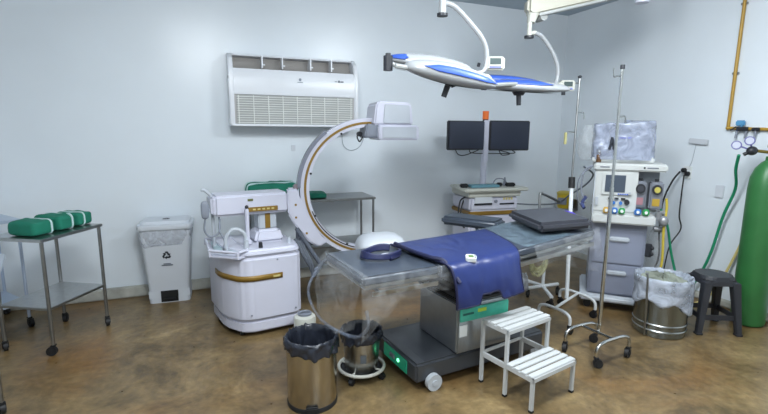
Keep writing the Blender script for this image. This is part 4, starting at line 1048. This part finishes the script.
for a in range(4):
    c_, s_ = round(math.cos(a * PI / 2)), round(math.sin(a * PI / 2))
    m = MB(); d_ = .138
    m.box((c_ * d_, s_ * d_, .13), (.012 if c_ else .27, .012 if s_ else .27, .04), bev=.003); m.build('stretcher', PL, st)

# ---------------------------------------------------------------- gas cylinder, regulator, hoses
gc = thing('gas_cylinder', 'tall green gas cylinder at the right edge beside the stool', 'gas cylinder', (4.00, 2.11, 0))
m = MB(); m.lathe([(.09, .0), (.108, .012), (.115, .04), (.115, 1.08), (.108, 1.17), (.085, 1.24), (.05, 1.285), (.03, 1.30), (.028, 1.33)], seg=48); m.build('body', GREENM, gc)
m = MB(); m.rod((0, 0, 1.32), (0, 0, 1.40), .018); m.rod((0, 0, 1.36), (-.06, .06, 1.37), .012); m.rod((0, 0, 1.395), (0, 0, 1.42), .028, seg=18); m.build('valve', mat('brass', (160, 140, 80), .3, 1.0), gc)
rg = MB(); rg.ell((-.085, .085, 1.37), (.04, .035, .035)); rg.rod((-.085, .085, 1.37), (-.12, .12, 1.34), .014)
rg = rg.build('regulator', DKPL, gc)
for p, ln in (((-.10, .10, 1.445), (-.085, .085, 1.38)), ((-.125, .175, 1.41), (-.09, .10, 1.38))):
    p = Vector(p); nrm = Vector((-.88, -.45, .1)).normalized()
    m = MB(); m.rod(p - nrm * .012, p + nrm * .012, .034, seg=26); m.rod(p, Vector(ln), .006); g_ = m.build('gauge', mat('gauge_violet', (92, 92, 150), .35), rg)
    m = MB(); m.rod(p + nrm * .0122, p + nrm * .0135, .026, seg=24); m.build('gauge_face', mat('gauge_face', (186, 190, 206), .4), g_)
m = MB(); m.tube([(.0, -.02, 1.32), (-.04, -.10, 1.28), (-.08, -.12, 1.15), (-.09, -.09, .98), (-.05, -.105, .96), (.03, -.118, .96)], .008); m.build('safety_chain', mat('chain_steel', (150, 152, 140), .35, .9), gc)
tag(MB().tube([(3.86, 2.25, 1.335), (3.93, 2.30, 1.22), (4.06, 2.36, 1.05), (4.10, 2.45, .80), (4.11, 2.52, .45), (4.10, 2.60, .20), (4.02, 2.66, .03), (3.88, 2.72, .02)], .0115, seg=10, n=8).build('oxygen_hose', HOSEG),
    'green hose running from the gas cylinder gauge down behind the stool', 'hose')
tag(MB().tube([(3.50, 2.72, .95), (3.60, 2.72, .93), (3.70, 2.66, .75), (3.76, 2.62, .45), (3.84, 2.56, .12), (3.88, 2.54, .02), (3.97, 2.5, .015)], .010, seg=10, n=8).build('machine_hose', HOSEG),
    'green hose curving down from the right side of the anaesthesia machine', 'hose')
tag(MB().tube([(4.17, 2.02, 1.3), (4.17, 2.25, .85), (4.15, 2.34, .5), (4.10, 2.42, .2), (4.0, 2.5, .03), (3.75, 2.62, .02), (3.45, 2.68, .02)], .010, seg=8, n=8).build('gas_hose', mat('pale_yellow_hose', (206, 190, 120), .45)),
    'yellow hose hanging along the wall left of the gas cylinder', 'hose')

# wall services on the right wall
pp = thing('gas_pipe', 'yellow gas pipe running down the right wall and turning right', 'pipe', (4.18, 2.55, 1.545))
m = MB(); m.rod((0, .0, 0), (0, -.005, 1.325), .013); m.build('riser', YEL, pp)
m = MB(); m.rod((0, 0, 0), (0, -.75, -.03), .013); m.ell((0, 0, 0), (.017, .017, .017)); m.build('branch', YEL, pp)
for z in (.45, 1.0):
    m = MB(); m.box((.008, 0, z), (.02, .05, .018), bev=.003); m.build('clamp', STEELD, pp)
mv = MB(); mv.box((-.01, -.12, -.008), (.035, .09, .035), bev=.006); mv.box((-.01, -.22, -.012), (.03, .06, .03), bev=.006); mv.rod((-.01, -.07, .01), (-.02, -.03, -.02), .006); mv = mv.build('valve_block', DKPL, pp)
m = MB(); m.box((-.02, -.105, .04), (.025, .07, .045), bev=.008); m.rod((-.01, -.11, 0), (-.01, -.11, .03), .01); m.build('valve_handle', mat('valve_blue', (86, 148, 190), .4), mv)
for y in (-.08, -.15, -.22):
    m = MB(); m.rod((-.01, y, -.02), (-.02, y, -.085), .010, .007); m.build('outlet_nozzle', GREY, mv)
sg = MB().box((4.187, 2.79, 1.425), (.024, .175, .050), rot=Matrix.Rotation(R(4), 3, 'X'), bev=.006); sg = sg.build('wall_lamp', mat('lamp_cover', (196, 200, 206), .4)); tag(sg, 'small pale rectangular emergency lamp high on the right wall', 'wall lamp')
ol = thing('power_outlet', 'white wall outlet with black plugs beside the anaesthesia machine', 'outlet', (4.192, 2.86, 1.14))
m = MB(); m.box((0, 0, 0), (.012, .075, .115), bev=.003); m.build('plate', PAPER, ol)
for y, z in ((.02, .02), (-.015, -.01)):
    m = MB(); m.box((-.025, y, z), (.05, .035, .04), bev=.008); m.build('plug', BLACK, ol)
tag(MB().tube([(4.12, 2.88, 1.15), (4.08, 2.92, 1.05), (4.04, 2.96, .85), (3.98, 2.92, .6), (3.9, 2.85, .3), (3.7, 2.9, .05)], .008, n=8).build('power_extension', BLACK), 'black power cord hanging from the wall outlet, left of the pair', 'cord')
tag(MB().tube([(4.12, 2.84, 1.12), (4.10, 2.83, .95), (4.06, 2.80, .75), (4.10, 2.80, .62), (4.0, 2.82, .45), (3.9, 2.8, .1), (3.8, 2.84, .04)], .006, n=8).build('power_extension', BLACK), 'thin black power cord hanging from the wall outlet, right of the pair', 'cord')
tag(MB().tube([(4.19, 2.81, 1.40), (4.19, 2.83, 1.25), (4.19, 2.85, 1.19)], .003).build('lamp_wire', LGREY), 'thin grey wire from the emergency lamp down to the outlet', 'wire')
tag(MB().box((4.193, 2.56, 1.00), (.014, .07, .11), bev=.003).build('wall_socket', WHITEP), 'small white socket plate on the right wall near the green hose', 'outlet')
tag(MB().tube([(3.09, 4.0, .74), (3.35, 3.93, .72), (3.60, 3.85, .735), (3.52, 3.6, .86), (3.47, 3.35, 1.0), (3.34, 3.15, 1.12), (3.16, 3.09, 1.20)], .008, n=8).build('hanging_cable', mat('grey_cable', (104, 112, 122), .5)), 'grey cable strung between the monitor cart and the anaesthesia machine', 'cable')
sh = thing('sharps_container', 'round yellow sharps container on the wall in the far corner', 'sharps container', (4.055, 4.22, .60))
m = MB(); m.lathe([(.075, 0), (.082, .01), (.088, .15), (.092, .165)], seg=32); m.build('body', YELP, sh)
m = MB(); m.lathe([(.092, .165), (.095, .185), (.07, .20), (.03, .205)], seg=32); m.build('lid', mat('lid_yellow', (188, 168, 60), .4), sh)
m = MB(); m.box((-.078, -.045, .09), (.01, .10, .08), rz=R(30), bev=.002); m.build('grey_label', GREY, sh)
m = MB(); m.b2((.05, -.08, -.03), (.138, .08, -.01)); m.b2((.12, -.08, -.03), (.138, .08, .10)); m.build('bracket', STEELD, sh)
tag(MB().tube([(1.36, 4.525, 1.50), (1.37, 4.52, 1.36), (1.45, 4.52, 1.30), (1.55, 4.52, 1.34), (1.60, 4.52, 1.45)], .003).build('hanging_wire', mat('wire_grey', (150, 160, 168), .5)), 'thin grey wire hanging on the back wall below the air conditioner', 'wire')
tag(MB().box((.86, 4.524, 1.33), (.04, .012, .06), bev=.003).build('wall_socket', WHITEP), 'small white socket plate on the back wall under the air conditioner', 'outlet')
